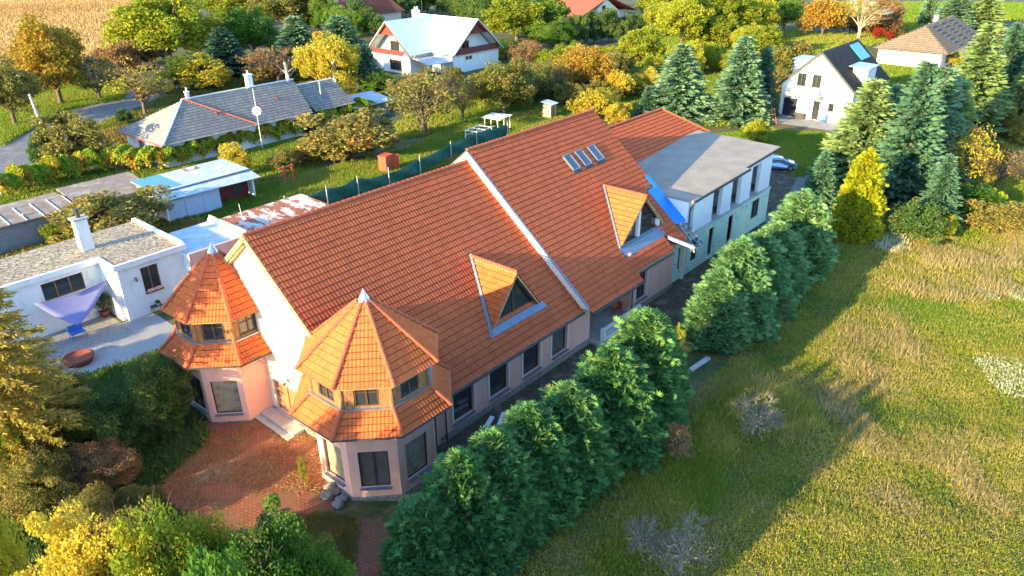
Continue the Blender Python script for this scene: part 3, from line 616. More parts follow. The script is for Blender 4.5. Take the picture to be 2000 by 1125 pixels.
for i in range(60):
    a = rnd.uniform(.2, 18.8); z = rnd.uniform(.35, 3.2)
    if any(o[0]-.15 < a < o[1]+.15 and o[2]-.15 < z < o[3]+.15 for o in lo): continue
    w_.obox((31.08+a, YE-.122, z), (1, 0, 0), (0, 0, 1), (0, 1, 0), .11, .13, .01)
split(w_, 'plaster_dab', ins)
w_ = MB().use(M_CONC); w_.box((31.3, YE-.3, 3.62), (50, YE+3, 3.66)); w_.box((31.3, YE+.31, -.1), (49.7, -4, .02)); E_(w_, 'floor_slab')
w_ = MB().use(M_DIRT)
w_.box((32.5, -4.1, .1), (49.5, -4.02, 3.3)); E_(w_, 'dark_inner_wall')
for a, b, c_, d_2 in lo[:2]+lo[4:]: 
    o = window(ext, (31.08+a-33.5, YE-.12), (1, 0), b-a, d_2-c_, c_, depth=.14, mull=1, frame=M_BROWNF, inn=(0, 1))
w_ = MB().use(M_FELT)
zr = 6.62
roof = [(33.5, .5), (56.2, .5), (55.6, -7.9), (45.7, -7.95), (45.5, -9.9), (34.4, -10.0), (34.2, -7.2), (33.3, -7.2)]
def zf(x): return 6.62+(x-33.5)*.033
w_.prism([(x, y, zf(x)) for x, y in [(33.3, -.6), (51.6, -.6), (51.0, -9.75), (43.4, -9.75), (43.5, -10.15), (33.45, -10.0)]], (0, 0, .2)); E_(w_, 'flat_roof')
w_ = MB().use(M_DARKM); w_.beam((33.5, -10.06, zf(33.5)+.08), (43.5, -10.2, zf(43.5)+.08), .08, .2); w_.beam((43.5, -9.81, zf(43.5)+.08), (51.0, -9.81, zf(51)+.08), .08, .2); w_.tube((33.7, -10.0, zr), (33.7, YE-.2, zr-.6), .05); w_.tube((33.7, YE-.1, zr-.6), (33.7, YE-.1, 3.7), .05); E_(w_, 'gutter')
w_ = MB().use(M_REDM); w_.box((38.7, YE+.9, 3.665), (39.3, YE+1.5, 4.3)); tag(w_.build('crate'), 'small reddish box standing inside the open upper bay of the grey block building', 'crate')
# rear tiled wing
Ln = math.hypot(4.5, 2.15)
for sg in (-1, 1): tiles('rear_roof', (33.3-33.5, 3.3, 9.15), (1, 0, 0), (0, sg*4.5, -2.15), 19.8, Ln, ext, M_TILE, lambda u, v: u < 17.4+(v/Ln)*2.3, per=.25, crs=.45)
w_ = MB().use(M_SOFFIT); w_.add([(33.3, -1.15, 6.9), (33.3, 7.7, 6.9), (33.3, 3.3, 9.05), (50.6, 3.3, 9.05), (52.9, -1.15, 6.9), (52.9, 7.7, 6.9)], [(0, 2, 1), (0, 4, 3, 2), (1, 2, 3, 5), (3, 4, 5), (0, 1, 5, 4)]); E_(w_, 'rear_roof_deck')
w_ = MB().use(M_BLOCK); w_.box((50.2, -.5, -.1), (52.0, 7, 6.85)); w_.box((33.6, 5.3, -.1), (50.2, 7, 6.85)); E_(w_, 'rear_wall')
capobj('rear_ridge_cap', [((33.4-33.5, 3.3, 9.2), (50.7-33.5, 3.3, 9.2))], ext); capobj('rear_hip_cap', [((50.7-33.5, 3.3, 9.18), (53.0-33.5, -1.2, 7.05))], ext)

# ------------------------------------------------------------------ neighbouring buildings
def simple_win(p, P, d, w, h, z, inn, **k): return window(p, P, d, w, h, z, inn=inn, **k)
# flat-roofed white house on the left
nb = empty('flat_roof_house', (0, 0, 0), label='white flat-roofed house with gravel roof and tall chimney beside the left tower', cat='house')
w_ = MB().use(M_WHITE)
wallp(w_, (-.3, 19.1), (4.75, 19.1), -.1, 4.6, [(1.65, 3.0, 1.78, 3.85)], .3, 1); wallp(w_, (-.3, 21.7), (-.3, 19.4), -.1, 4.6, (), .3, -1)
wallp(w_, (-9, 21.7), (-.3, 21.7), -.1, 4.6, [(4.3, 7.2, 2.55, 3.95), (5.3, 6.4, .35, 1.0)], .3, 1); wallp(w_, (-9, 22), (-9, 27.2), -.1, 4.6, (), .3, -1); wallp(w_, (4.75, 19.4), (4.75, 27.2), -.1, 4.6, (), .3, 1); wallp(w_, (-8.7, 27.2), (4.4, 27.2), -.1, 4.6, (), .3, -1)
w_.build('wall', nb)
w_ = MB().use(M_ROOFGR); w_.prism([(-9.1, 21.6, 4.6), (-.4, 21.6, 4.6), (-.4, 19.0, 4.6), (4.7, 18.95, 4.6), (4.7, 27.1, 4.6), (-9.1, 27.1, 4.6)], (0, 0, .12)); w_.build('gravel_roof', nb)
w_ = MB().use(M_WHITE); w_.box((-.62, 18.7, 4.35), (5.0, 18.94, 4.78)); w_.box((-.64, 18.95, 4.35), (-.42, 21.4, 4.78)); w_.box((-9.2, 21.36, 4.35), (-.42, 21.59, 4.78)); w_.box((4.71, 18.95, 4.5), (5.0, 27.2, 4.95)); split(w_, 'parapet', nb)
w_ = MB().use(M_WHITE); w_.box((-.75, 23.55, 4.721), (.15, 24.3, 7.2)); w_.use(M_CONC); w_.box((-.87, 23.43, 7.2), (.27, 24.42, 7.34)); w_.use(M_DARKM); w_.tube((-.3, 23.9, 7.34), (-.3, 23.9, 7.75), .16); w_.tube((-.3, 23.9, 7.75), (-.3, 23.9, 8.0), .1, .2); w_.build('chimney', nb)
simple_win(nb, (1.35, 19.1), (1, 0), 1.35, 2.07, 1.78, (0, 1), frame=M_WOOD, mull=1, sill=M_CLAY); simple_win(nb, (-4.7, 21.7), (1, 0), 2.9, 1.4, 2.55, (0, 1), frame=M_WOOD, mull=2); simple_win(nb, (-3.7, 21.7), (1, 0), 1.1, .65, .35, (0, 1), frame=M_DARKM, mull=0)
for x in (1.5, 2.1): w_ = MB().use(M_PINK); w_.box((x, 18.85, 1.85), (x+.5, 19.05, 2.03)); w_.build('flower_box', nb)
for x, y, ax in ((.85, 19.02, 1), (-.38, 20.3, 0)):
    w_ = MB().use(M_DARKM); w_.box((x-.05, y-.05, 3.0), (x+.05, y+.06, 3.3)); w_.lathe((x-(.12 if not ax else 0), y-(.12 if ax else 0), 3.0), [(.02, .28), (.09, .2), (.07, 0)], 8); w_.build('wall_lantern', nb)
w_ = MB().use(M_WHITE); w_.box((4.76, 18.2, -.1), (10.5, 24.0, 3.9)); w_.use(M_PINK); w_.box((4.762, 18.0, 3.2), (10.6, 18.19, 4.15)); w_.build('annex_wall', nb)
w_ = MB().use(M_CORR); w_.box((5.01, 18.22, 3.9), (9.6, 23.9, 4.0)); w_.build('annex_roof', nb)
w_ = MB().use(M_WHITE); w_.prism([(9.6, 18.2, 3.9), (10.3, 18.2, 3.9), (9.95, 18.2, 4.5)], (0, 5.8, 0)); w_.build('annex_parapet', nb)
# sail, pot plant, planter, small table, bench
sl = []
A_, B_, C_ = Vector((-.5, 20.6, 3.2)), Vector((-5.6, 21.2, 3.0)), Vector((-4.2, 17.6, 1.9)); n = 10; vs = []; fs = []
for i in range(n+1):
    for j in range(n+1-i):
        a, b, c = 1-(i+j)/n, i/n, j/n; p = A_*a+B_*b+C_*c; p.z -= 1.6*(a*b+b*c+a*c)*.7; vs.append(p)
def ix(i, j): return sum(n+1-k for k in range(i))+j
for i in range(n):
    for j in range(n-i):
        fs.append((ix(i, j), ix(i+1, j), ix(i, j+1)))
        if j < n-i-1: fs.append((ix(i+1, j), ix(i+1, j+1), ix(i, j+1)))
m_ = MB(); m_.add(vs, fs); o = m_.build('shade_sail', None, M_SAIL, True); md = o.modifiers.new('s', 'SOLIDIFY'); md.thickness = .01
tag(o, 'lilac triangular shade sail stretched over the terrace of the white flat-roofed house', 'shade sail')
pl = empty('round_planter', (-5.3, 15.9, .02), label='large red-brown round planter on the pale gravel path', cat='planter')
m_ = MB(); m_.lathe((0, 0, 0), [(0, 0), (.85, 0), (1.05, .45), (.95, .47), (.9, .36), (0, .36)], 20); m_.build('bowl', pl, M_CLAY, True)
tb = empty('side_table', (1.75, 18.75, 0), label='small dark metal table with a potted plant against the white house wall', cat='table')
m_ = MB().use(M_DARKM); m_.box((-.4, -.25, .62), (.4, .25, .66)); [m_.box((a-.02, b-.02, 0), (a+.02, b+.02, .62)) for a in (-.36, .36) for b in (-.2, .2)]; m_.build('frame', tb)
bb = MB().use(M_BLUEP); bb.box((-4.4, 19.2, .45), (-3.4, 19.8, .5)); bb.box((-4.4, 19.8, .45), (-3.4, 19.85, 1.0)); [bb.box((x, y, .02), (x+.05, y+.05, .45)) for x in (-4.4, -3.45) for y in (19.2, 19.75)]; tag(bb.build('garden_bench'), 'blue garden bench on the grey slab terrace under the sail', 'bench')
# brown-roofed row of garages
gr = empty('garage_row', (0, 41, 0), label='long low grey garage row with brown sheet roof at the left edge', cat='shed')
w_ = MB().use(M_BRWALL); w_.box((-24, .6, -.1), (12.2, 5.6, 2.45)); w_.build('wall', gr)
w_ = MB().use(M_BROOF); w_.prism([(-24.3, .2, 2.46), (5.4, .2, 2.46), (5.4, 3.6, 2.85), (-24.3, 3.6, 2.85)], (0, 0, .08)); w_.prism([(5.6, .0, 2.5), (13.0, .0, 2.5), (13.0, 5.8, 3.05), (5.6, 5.8, 3.05)], (0, 0, .1)); w_.prism([(-24.3, 3.6, 2.86), (5.4, 3.6, 2.86), (5.4, 6, 2.7), (-24.3, 6, 2.7)], (0, 0, .08)); w_.build('roof', gr)
w_ = MB().use(M_WHITEM)
for i in range(20): w_.beam((5.3-i*1.5, .2, 2.58), (5.3-i*1.5, 3.6, 2.97), .07, .05)
split(w_, 'roof_seam', gr)
# blue-white shed
bs = empty('blue_roof_shed', (11.7, 36.4, 0), label='low shed with pale blue sheet roof and scratched pale blue double doors', cat='shed')
w_ = MB().use(M_WHITE); w_.box((0, .1, -.1), (.2, 6.0, 2.75)); w_.box((.2, 5.7, -.1), (10.3, 6, 2.9)); w_.box((10.1, .6, -.1), (10.3, 5.7, 2.6)); w_.build('wall', bs)
w_ = MB().use(mat('scratched_blue_doors', (.42, .54, .66), .7, .06, 2, c2=(.40, .30, .26), c2scale=2.2, c2lo=.62, c2hi=.66)); w_.box((.22, .1, .05), (2.0, .18, 2.25)); w_.box((2.04, .08, .05), (4.0, .16, 2.3)); w_.box((4.04, .1, .05), (5.9, .18, 2.35)); w_.build('door', bs)
w_ = MB().use(M_MAROON); w_.box((6.3, 1.5, 0), (10.0, 1.6, 2.3)); w_.use(M_DARKM); w_.box((8.2, 1.44, .6), (9.2, 1.498, 1.6)); w_.build('open_bay', bs)
w_ = MB().use(M_CORR); w_.prism([(.1, -.5, 2.55), (10.6, -.5, 2.35), (10.6, 1.4, 2.75), (.1, 1.4, 2.8)], (0, 0, .06)); w_.prism([(-.1, 1.3, 2.9), (10.5, 1.3, 2.9), (10.2, 6.4, 3.2), (-.3, 6.4, 3.2)], (0, 0, .06)); w_.use(M_LEAD); w_.box((-.1, 1.25, 2.87), (10.5, 1.42, 3.0)); w_.build('roof', bs)
w_ = MB().use(mat('painted_blue_shade', (.10, .30, .56), .5, .08)); w_.prism([(-.2, 1.9, 3.0), (2.9, 1.9, 3.0), (2.6, 6.3, 3.26), (-.3, 6.3, 3.26)], (0, 0, .03)); w_.build('roof_shade_patch', bs)  # tree shadow on the pale roof, put in as a bluer sheet
w_ = MB().use(M_RUST); w_.prism([(5.2, 5.2, 3.19), (6.8, 5.2, 3.19), (6.8, 6.2, 3.25), (5.2, 6.2, 3.25)], (0, 0, .03)); w_.build('rusty_roof_patch', bs)
# rusty shed behind the ridge
rb = empty('rusty_shed', (16, 26, 0), label='low shed with patchy rusty and white corrugated roof behind the house ridge', cat='shed')
w_ = MB().use(M_BRWALL); w_.box((-3, -4.2, -.1), (5.5, 1.6, 2.0)); w_.build('wall', rb)
def corr(o, x0, x1, y0, y1, za, zb, m, parent, name='roof', per=.22, amp=.03):
    n = int((x1-x0)/per*4); xs = np.linspace(x0, x1, n+1); h = amp*np.sin((xs-x0)/per*2*PI); V = []
    for y, z in ((y0, za), (y1, zb)): V += [(x, y, z+d) for x, d in zip(xs, h)]
    R = n+1; me = npmesh(name, V, [(i, i+1, R+i+1, R+i) for i in range(n)], [m]); ob = link(name, me, parent); md = ob.modifiers.new('t', 'SOLIDIFY'); md.thickness = .02; return ob
corr(0, -3.4, 6, -4.6, 2, 2.15, 2.3, M_RUST, rb)
# hipped grey tile house
hh = empty('hipped_house', (0, 0, 0), label='low white house with grey tiled hipped roof and red tiled hip line', cat='house')
w_ = MB().use(M_WHITE); wallp(w_, (21.2, 65.6), (21.2, 55.0), -.1, 3.0, [(3.0, 4.6, .9, 2.5), (8.0, 9.2, .9, 2.3)], .3, 1); w_.build('wall', hh)
for a_ in (((21.5, 55), (41, 55), 1), ((21.5, 65.6), (41, 65.6), -1)): w_ = MB().use(M_WHITE); wallp(w_, a_[0], a_[1], -.1, 3.0, (), .3, a_[2]); w_.build('wall', hh)
simple_win(hh, (21.2, 62.6), (0, -1), 1.6, 1.6, .9, (1, 0), frame=M_WHITEM, mull=1); simple_win(hh, (21.2, 57.6), (0, -1), 1.2, 1.4, .9, (1, 0), frame=M_WHITEM, mull=1)
zR = 6.6; yr = 60.3; xa = 27.0; xb = 44.0; ye0, ye1 = 54.1, 66.5
L_s = math.hypot(yr-ye0, zR-2.95)
tiles('roof', (20.5, yr, zR), (1, 0, 0), (0, ye0-yr, 2.95-zR), xb-20.5, L_s, hh, M_GTILE, lambda u, v: u > (xa-20.5)*(1-v/L_s) and u < (xb-20.5)-1.5*v/L_s, per=.3, crs=.5, amp=.05, step=.05)
tiles('roof', (20.5, yr, zR), (1, 0, 0), (0, ye1-yr, 2.95-zR), xb-20.5, L_s, hh, M_GTILE, lambda u, v: u > (xa-20.5)*(1-v/L_s), per=.3, crs=.5, amp=.03)
L_h = math.hypot(xa-20.5, zR-2.95)
tiles('hip_roof', (xa, ye0, zR), (0, 1, 0), (20.5-xa, 0, 2.95-zR), ye1-ye0, L_h, hh, M_GTILE, lambda u, v: abs(u-(yr-ye0)) < 6.2*v/L_h, per=.3, crs=.4, amp=.018, step=.02)
o = capobj('hip_cap', [((xa, yr, zR+.03), (20.5, ye0, 3.0))], hh, mat('pale_mortar_cap', (.62, .60, .55), .8)); capobj('ridge_cap', [((xa, yr, zR+.05), (xb, yr, zR+.05))], hh, MATS['pale_mortar_cap'], r=.15)
capobj('red_valley_cap', [((xa+.3, yr-.1, zR+.02), (33.5, ye0+.1, 3.15))], hh, mat('red_cap', (.42, .11, .07), .7), r=.17)
for x, y, h_, r_ in ((27.9, 60.4, .9, .2), (37.2, 60.7, 1.7, .38)):
    w_ = MB().use(M_WHITE); w_.box((x-r_, y-r_, zR-.3), (x+r_, y+r_, zR+h_)); w_.box((x-r_-.08, y-r_-.08, zR+h_), (x+r_+.08, y+r_+.08, zR+h_+.12)); w_.tube((x, y, zR+h_+.12), (x, y, zR+h_+.6), .1); w_.build('chimney', hh)
for x, y in ((29.7, 57.0), (39.2, 57.4)): z = zR-(yr-y)*(zR-2.95)/(yr-ye0); w_ = MB().use(M_CLAY); w_.tube((x, y, z), (x, y, z+.5), .12, .2); w_.build('roof_vent', hh)
w_ = MB().use(M_REDM); w_.tube((20.4, 54.1, 2.93), (20.4, 66.5, 2.93), .09); w_.tube((20.5, 66.3, 2.9), (21.1, 65.8, .1), .06); w_.build('gutter', hh)
ha = empty('grey_roof_annex', (0, 0, 0), label='smaller grey tiled annex with a vent pipe next to the hipped house', cat='building')
w_ = MB().use(M_WHITE); w_.box((44.3, 56, -.1), (50, 62, 2.7)); w_.build('wall', ha)
tiles('roof', (43.6, 60.2, 5.7), (1, 0, 0), (0, -5.2, -2.9), 7.2, 5.95, ha, M_GTILE, None, per=.3, crs=.5, amp=.05, step=.05); tiles('roof', (43.6, 60.2, 5.7), (1, 0, 0), (0, 3, -2.9), 7.2, 4.1, ha, M_GTILE, None, per=.3, crs=.5); capobj('ridge_cap', [((43.6, 60.2, 5.75), (50.8, 60.2, 5.75))], ha, MATS['pale_mortar_cap'], r=.15)
w_ = MB().use(M_ZINC); w_.tube((46.6, 57.6, 3.5), (46.6, 57.6, 6.3), .12); w_.build('vent_pipe', ha)
# corrugated garden shed roof
cs = empty('corrugated_shed', (0, 0, 0), label='small shed with weathered pale blue corrugated roof behind the olive bush', cat='shed')
w_ = MB().use(M_BRWALL); w_.box((50.6, 55.3, -.1), (57.4, 59.8, 2.0)); w_.build('wall', cs); corr(0, 50.2, 58.0, 54.6, 60.2, 2.1, 2.8, M_CORR, cs, per=.35, amp=.05)
# chalet
chl = empty('chalet_house', (0, 0, 0), label='white two-winged chalet with pale metal roof and maroon wooden balconies', cat='house')
w_ = MB().use(M_WHITE)
ya0, ya1, zr_ = 76.4, 87.2, 9.6; ym = 81.8; xe = 81.2; xw0, xw1 = 86.6, 100.2; xm = 93.3; yb = 70.2
def gable(mb, i, v, c, hw, ze, zr, t, inset=0):
    pts = [(c-hw, 0), (c+hw, 0), (c+hw, ze), (c, zr), (c-hw, ze)]
    P3 = [(v, p, z) if i == 0 else (p, v, z) for p, z in pts]; mb.prism(P3, (t, 0, 0) if i == 0 else (0, t, 0))
gable(w_, 0, xe+1.6, ym, 5.4, 3.9, 8.9, 10.5); w_.build('wall', chl); w_ = MB().use(M_WHITE); gable(w_, 1, yb+1.6, xm, 6.8, 3.3, 9.2, 15.6); w_.build('wall', chl)
w_ = MB().use(M_WHITE); w_.box((xe, 76.4, -.1), (xe+1.6, 87.2, 3.3)); w_.build('wall', chl); w_ = MB().use(M_WHITE); w_.box((86.5, yb, -.1), (100.1, yb+1.6, 3.3)); w_.build('wall', chl)
sA = (9.6-3.7)/6.3
R_ = MB().use(M_METALW)
v_top = (xm-.4, ym, 9.62)
R_.add([(xe-1.0, ym, 9.6), (xm, ym, 9.6), (86.3, 75.4, 3.75), (xe-.9, 75.4, 3.65)], [(3, 2, 1, 0)]); R_.build('roof', chl).modifiers.new('t', 'SOLIDIFY').thickness = -.12
R_ = MB().use(M_METALW); R_.add([(xm, ym+.0, 9.62), (xm, yb-1.0, 9.62), (86.2, yb-1.0, 3.6), (86.3, 75.4, 3.73)], [(3, 2, 1, 0)]); R_.build('roof', chl).modifiers.new('t', 'SOLIDIFY').thickness = -.12
R_ = MB().use(M_METALW); R_.add([(xm, yb-1.0, 9.62), (xm, 88.0, 9.62), (100.7, 88.0, 3.3), (100.7, yb-1.0, 3.3)], [(3, 2, 1, 0)]); R_.add([(xe-1, ym, 9.6), (xm, ym, 9.6), (xm, 88.2, 3.7), (xe-1, 88.2, 3.7)], [(0, 1, 2, 3)]); R_.build('rear_roof', chl).modifiers.new('t', 'SOLIDIFY').thickness = -.12
w_ = MB().use(M_MAROON); w_.prism([(xe-.5, ym-2.6, 7.1), (xe-.5, ym+2.6, 7.1), (xe-.5, ym, 9.45)], (.15, 0, 0)); w_.prism([(xm-3.0, yb-.4, 7.0), (xm+3.0, yb-.4, 7.0), (xm, yb-.4, 9.45)], (0, .15, 0)); split(w_, 'gable_board', chl)
w_ = MB().use(M_MAROON)
for y0, y1, a, b in ((ym, 75.3, 9.4, 3.5), (ym, 88.3, 9.4, 3.5)): w_.beam((xe-.95, y0, a), (xe-.95, y1, b), .08, .35)
for x0, x1, a, b in ((xm, 86.1, 9.4, 3.45), (xm, 100.8, 9.4, 3.1)): w_.beam((x0, yb-.95, a), (x1, yb-.95, b), .08, .35)
split(w_, 'bargeboard', chl)
w_ = MB().use(M_WHITE); w_.box((xe-.9, 77.0, 3.3), (xe+1.6, 86.8, 3.5)); w_.use(M_MAROON); w_.box((xe-.9, 77.0, 3.52), (xe-.8, 86.4, 4.5)); w_.build('balcony', chl); w_ = MB().use(M_MAROON); w_.box((87.4, yb-.5, 3.5), (99.6, yb-.4, 4.6)); w_.use(M_CONC); w_.box((87.2, yb-.4, 3.302), (99.8, yb+1.6, 3.45)); w_.build('balcony', chl)
simple_win(chl, (xe+1.6, 83.6), (0, -1), 2.6, 2.2, 3.55, (1, 0), depth=-.07, mull=1); simple_win(chl, (xe, 82.2), (0, -1), 3.4, 2.0, .5, (1, 0), depth=-.07, mull=1); simple_win(chl, (91.0, yb+1.6), (1, 0), 2.0, 2.0, 3.6, (0, 1), depth=-.07, mull=1, frame=M_WOOD); simple_win(chl, (90.2, yb), (1, 0), 2.0, .8, 2.2, (0, 1), depth=-.07, frame=M_WHITEM)
w_ = MB().use(M_WHITE); w_.box((89.0, 82.6, 8.9), (90.4, 83.5, 10.9)); w_.tube((89.4, 83, 10.9), (89.4, 83, 11.5), .15); w_.tube((90.0, 83, 10.9), (90.0, 83, 11.5), .15); w_.build('chimney', chl)
w_ = MB().use(M_DARKM); w_.tube((91, 82.6, 9), (91, 82.6, 13.5), .04, n=5); w_.build('mast', chl)
w_ = MB().use(M_WHITEM); w_.lathe((0, 0, 0), [(0, 0), (.35, .04), (.62, .14)], 16); o = w_.build('satellite_dish', chl); o.location = (80.6, 76.6, 3.6); o.rotation_euler = (PI/2.4, 0, -PI/4)
cp = empty('carport', (0, 0, 0), label='lean-to canopy of grey roofing sheets in the inner corner of the chalet', cat='canopy')
w_ = MB().use(M_CORR); w_.prism([(81.6, 76.3, 3.1), (80.6, 70.3, 2.5), (86.4, 69.6, 2.5), (86.5, 76.3, 3.1)], (0, 0, .1)); w_.build('roof', cp)
for i in range(5): w_ = MB().use(M_WOOD); w_.beam((81.3+i*1.2, 70.4, 2.62), (81.9+i*1.1, 76.2, 3.22), .12, .05); w_.build('batten', cp)
for x, y in ((80.8, 70.5), (86.2, 69.8), (83.5, 70.1)): w_ = MB().use(M_WOOD); w_.box((x, y, 0), (x+.14, y+.14, 2.5)); w_.build('post', cp)
# right white house
rh = empty('gabled_house', (0, 0, 0), label='white gabled house with black tile roof, blue solar panels and a balcony', cat='house')
w_ = MB().use(M_WHITE); c0, hw_, ze_, zt_ = 2.15, 5.2, 4.6, 9.6; X0 = 93.5
wallp(w_, (X0, 7.35), (X0, -3.05), -.2, 4.4, [(.5, 2.6, .02, 2.75), (5.0, 6.0, .05, 2.8), (7.2, 8.0, 1.5, 2.7)], .35, 1)
w_.build('wall', rh); w_ = MB().use(M_WHITE)
op = [(2.2, 3.4, 4.6, 6.5), (4.5, 5.8, 4.7, 6.4)]
w_.prism([(X0, 7.35, 4.4), (X0, -3.05, 4.4), (X0, -3.05, 4.75), (X0, c0, 9.5), (X0, 7.35, 4.75)], (.35, 0, 0)); w_.build('gable_wall', rh)
for a in ((X0+.36, 7.35, -.2, 108, 7.05, 4.6), (X0+.36, -3.05, -.2, 108, -2.75, 4.6), (107.7, -2.74, -.2, 108, 7.04, 4.6)): w_ = MB().use(M_WHITE); w_.box((a[0], min(a[1], a[4]), a[2]), (a[3], max(a[1], a[4]), a[5])); w_.build('wall', rh)
for y in (5.2, 3.0, .55): w_ = simple_win(rh, (X0, y), (0, -1), 1.25, 1.85 if y > 1 else 1.7, 4.65, (1, 0), depth=-.07, mull=1, frame=M_DARKM, pane=M_GLASS if y > 1 else M_WHITEM)
simple_win(rh, (X0, 6.85), (0, -1), 2.1, 2.7, .05, (1, 0), depth=.15, mull=1, frame=M_DARKM); simple_win(rh, (X0, 2.35), (0, -1), 1.0, 2.7, .08, (1, 0), depth=.15, frame=M_DARKM, mull=0); simple_win(rh, (X0, .15), (0, -1), .8, 1.2, 1.5, (1, 0), depth=.15, frame=M_DARKM, mull=0)
sl_ = (9.75-4.3)/5.9; Lr = math.hypot(5.9, 5.45)
for sg in (-1, 1): tiles('roof', (X0-.6, c0, 9.8), (1, 0, 0), (0, sg*5.9, -5.45), 15.4, Lr, rh, M_BTILE, None, per=.3, crs=.55, amp=.04, step=.07)
w_ = MB().use(M_WHITEM)
for sg in (-1, 1): w_.prism([(X0-.5, c0, 9.72), (X0-.5, c0+sg*5.8, 4.35), (X0-.5, c0+sg*5.8, 4.15), (X0-.5, c0, 9.5)], (15, 0, 0)); w_.build('eaves', rh); w_ = MB().use(M_WHITEM)
for y1 in (-3.8, 8.1): w_ = MB().use(M_DARKM); w_.beam((X0-.58, c0, 9.7), (X0-.58, y1, 4.2), .06, .3); w_.build('bargeboard', rh)
w_ = MB().use(M_SOLAR); Vr = Vector((0, -5.9, -5.45)).normalized(); Nr = Vector((0, -5.45, 5.9)).normalized()
for i in range(3):
    c = Vector((103.6+i*1.35, c0, 9.8))+Vr*2.0+Nr*.16; w_.obox(c, (1, 0, 0), Vr, Nr, 1.25, 2.9, .06)
    o = w_.build('solar_panel', rh); w_ = MB().use(M_SOLAR)
w_ = MB().use(M_WHITE); w_.box((97.5, -3.3, 4.6), (101.3, -1.2, 7.3)); w_.use(M_ZINC); w_.prism([(97.2, -3.6, 7.3), (101.6, -3.6, 7.3), (101.6, -.6, 7.45), (97.2, -.6, 7.45)], (0, 0, .12)); w_.build('box_dormer', rh)
w_ = MB().use(M_WHITE); w_.box((97.5, 5.2, 5.6), (101.3, 7.6, 7.6)); w_.use(M_ZINC); w_.box((97.2, 5.0, 7.6), (101.6, 7.9, 7.75)); w_.build('box_dormer', rh)
w_ = MB().use(M_CONC); w_.box((X0-1.6, 1.2, 3.4), (X0-.01, 6.2, 3.6)); bc = w_.build('balcony', rh); w_ = MB().use(M_ZINC)
for z in (3.9, 4.2, 4.5): w_.tube((X0-1.55, 1.25, z), (X0-1.55, 6.15, z), .025, n=5); w_.tube((X0-1.55, 6.15, z), (X0, 6.15, z), .025, n=5)
for y in (1.25, 2.9, 4.5, 6.15): w_.tube((X0-1.55, y, 3.6), (X0-1.55, y, 4.5), .03, n=5)
w_.build('railing', bc)
rk = MB().use(M_WHITEM); rk.box((X0-1.2, 1.6, 3.61), (X0-.7, 2.9, 4.55)); rk.use(M_SAIL); rk.box((X0-1.3, 2.2, 3.9), (X0-1.22, 2.8, 4.6)); tag(rk.build('drying_rack'), 'drying rack with washing on the balcony of the white gabled house', 'rack')
bx = MB().use(M_DARKM); bx.box((X0-.9, 3.2, .02), (X0-.1, 4.7, .75)); bx.box((X0-.95, 3.15, .75), (X0-.05, 4.75, .82)); tag(bx.build('storage_box'), 'dark storage chest standing by the glass doors of the white gabled house', 'chest')
bc_ = MB().use(M_BLUEP); bc_.box((X0-1.6, .0, .4), (X0-.9, .7, .46)); bc_.obox((X0-.85, .35, .85), (.3, 0, 1), (0, 1, 0), (1, 0, -.3), .9, .7, .05); [bc_.box((x, y, 0), (x+.05, y+.05, .4)) for x in (X0-1.6, X0-.95) for y in (0, .65)]; tag(bc_.build('deck_chair'), 'blue reclining chair on the terrace of the white gabled house', 'chair')
sw = empty('garden_swing_frame', tuple(G(1510, 238)), label='rusty A-frame swing legs on the lawn by the terrace', cat='swing')
for a, b in (((0, 0, 0), (.8, .9, 2.3)), ((-1.6, -1.2, 0), (-.6, -.1, 2.2))): m_ = MB().use(M_REDM); m_.beam(a, b, .1, .1); m_.build('leg', sw)
# bungalow
bg_ = empty('bungalow', (0, 0, 0), label='bungalow with brown hipped tile roof and painted dark shade strips beyond the spruces', cat='house')
w_ = MB().use(M_CREAM); w_.box((147.8, -2.0, -.2), (170, 9.7, 3.1)); w_.build('wall', bg_)
M_BT2 = tilemat('brown_tile', (.20, .155, .115), (.15, .12, .095), .7, (.1, .08, .06)); e0, e1, f0, f1 = 146.4, 176, -3.6, 10.8; rd = 3.6; h0, h1 = 154.5, 172; zz = 7.0
tiles('roof', (h0-8.1, f0, zz), (0, 1, 0), (0, 0, 0) if 0 else (0, 1, 0), 1, 1, bg_, M_BT2) if 0 else None
Lf = math.hypot(h0-e0, zz-3.0); tiles('roof', (h0, f0, zz), (0, 1, 0), (e0-h0, 0, 3.0-zz), f1-f0, Lf, bg_, M_BT2, lambda u, v: abs(u-(rd-f0)) < 7.2*v/Lf, per=.4, crs=.6)
Ls_ = math.hypot(7.2, zz-3)
for sg in (-1, 1): tiles('roof', (e0, rd, zz), (1, 0, 0), (0, sg*7.2, 3-zz), e1-e0, Ls_, bg_, M_BT2, lambda u, v: u > (h0-e0)*(1-v/Ls_), per=.4, crs=.6, amp=.06, step=.06)
w_ = MB().use(mat('brown_shade', (.10, .08, .065), .6))  # shade along the tile courses, laid on as dark strips
for x in (157, 163.5, 170):
    for i in range(7): w_.obox((x+(i % 2)*.02, rd-.9-i*.9, zz-.35-i*.5+.12), (1, 0, 0), (0, -7.2, -4), (0, -4, 7.2), 3.2, .45, .08)
split(w_, 'shade_strip', bg_); w_ = MB().use(M_CONC); w_.box((165, rd+.3, 6.6), (165.9, rd+1.2, 8)); w_.build('chimney', bg_)
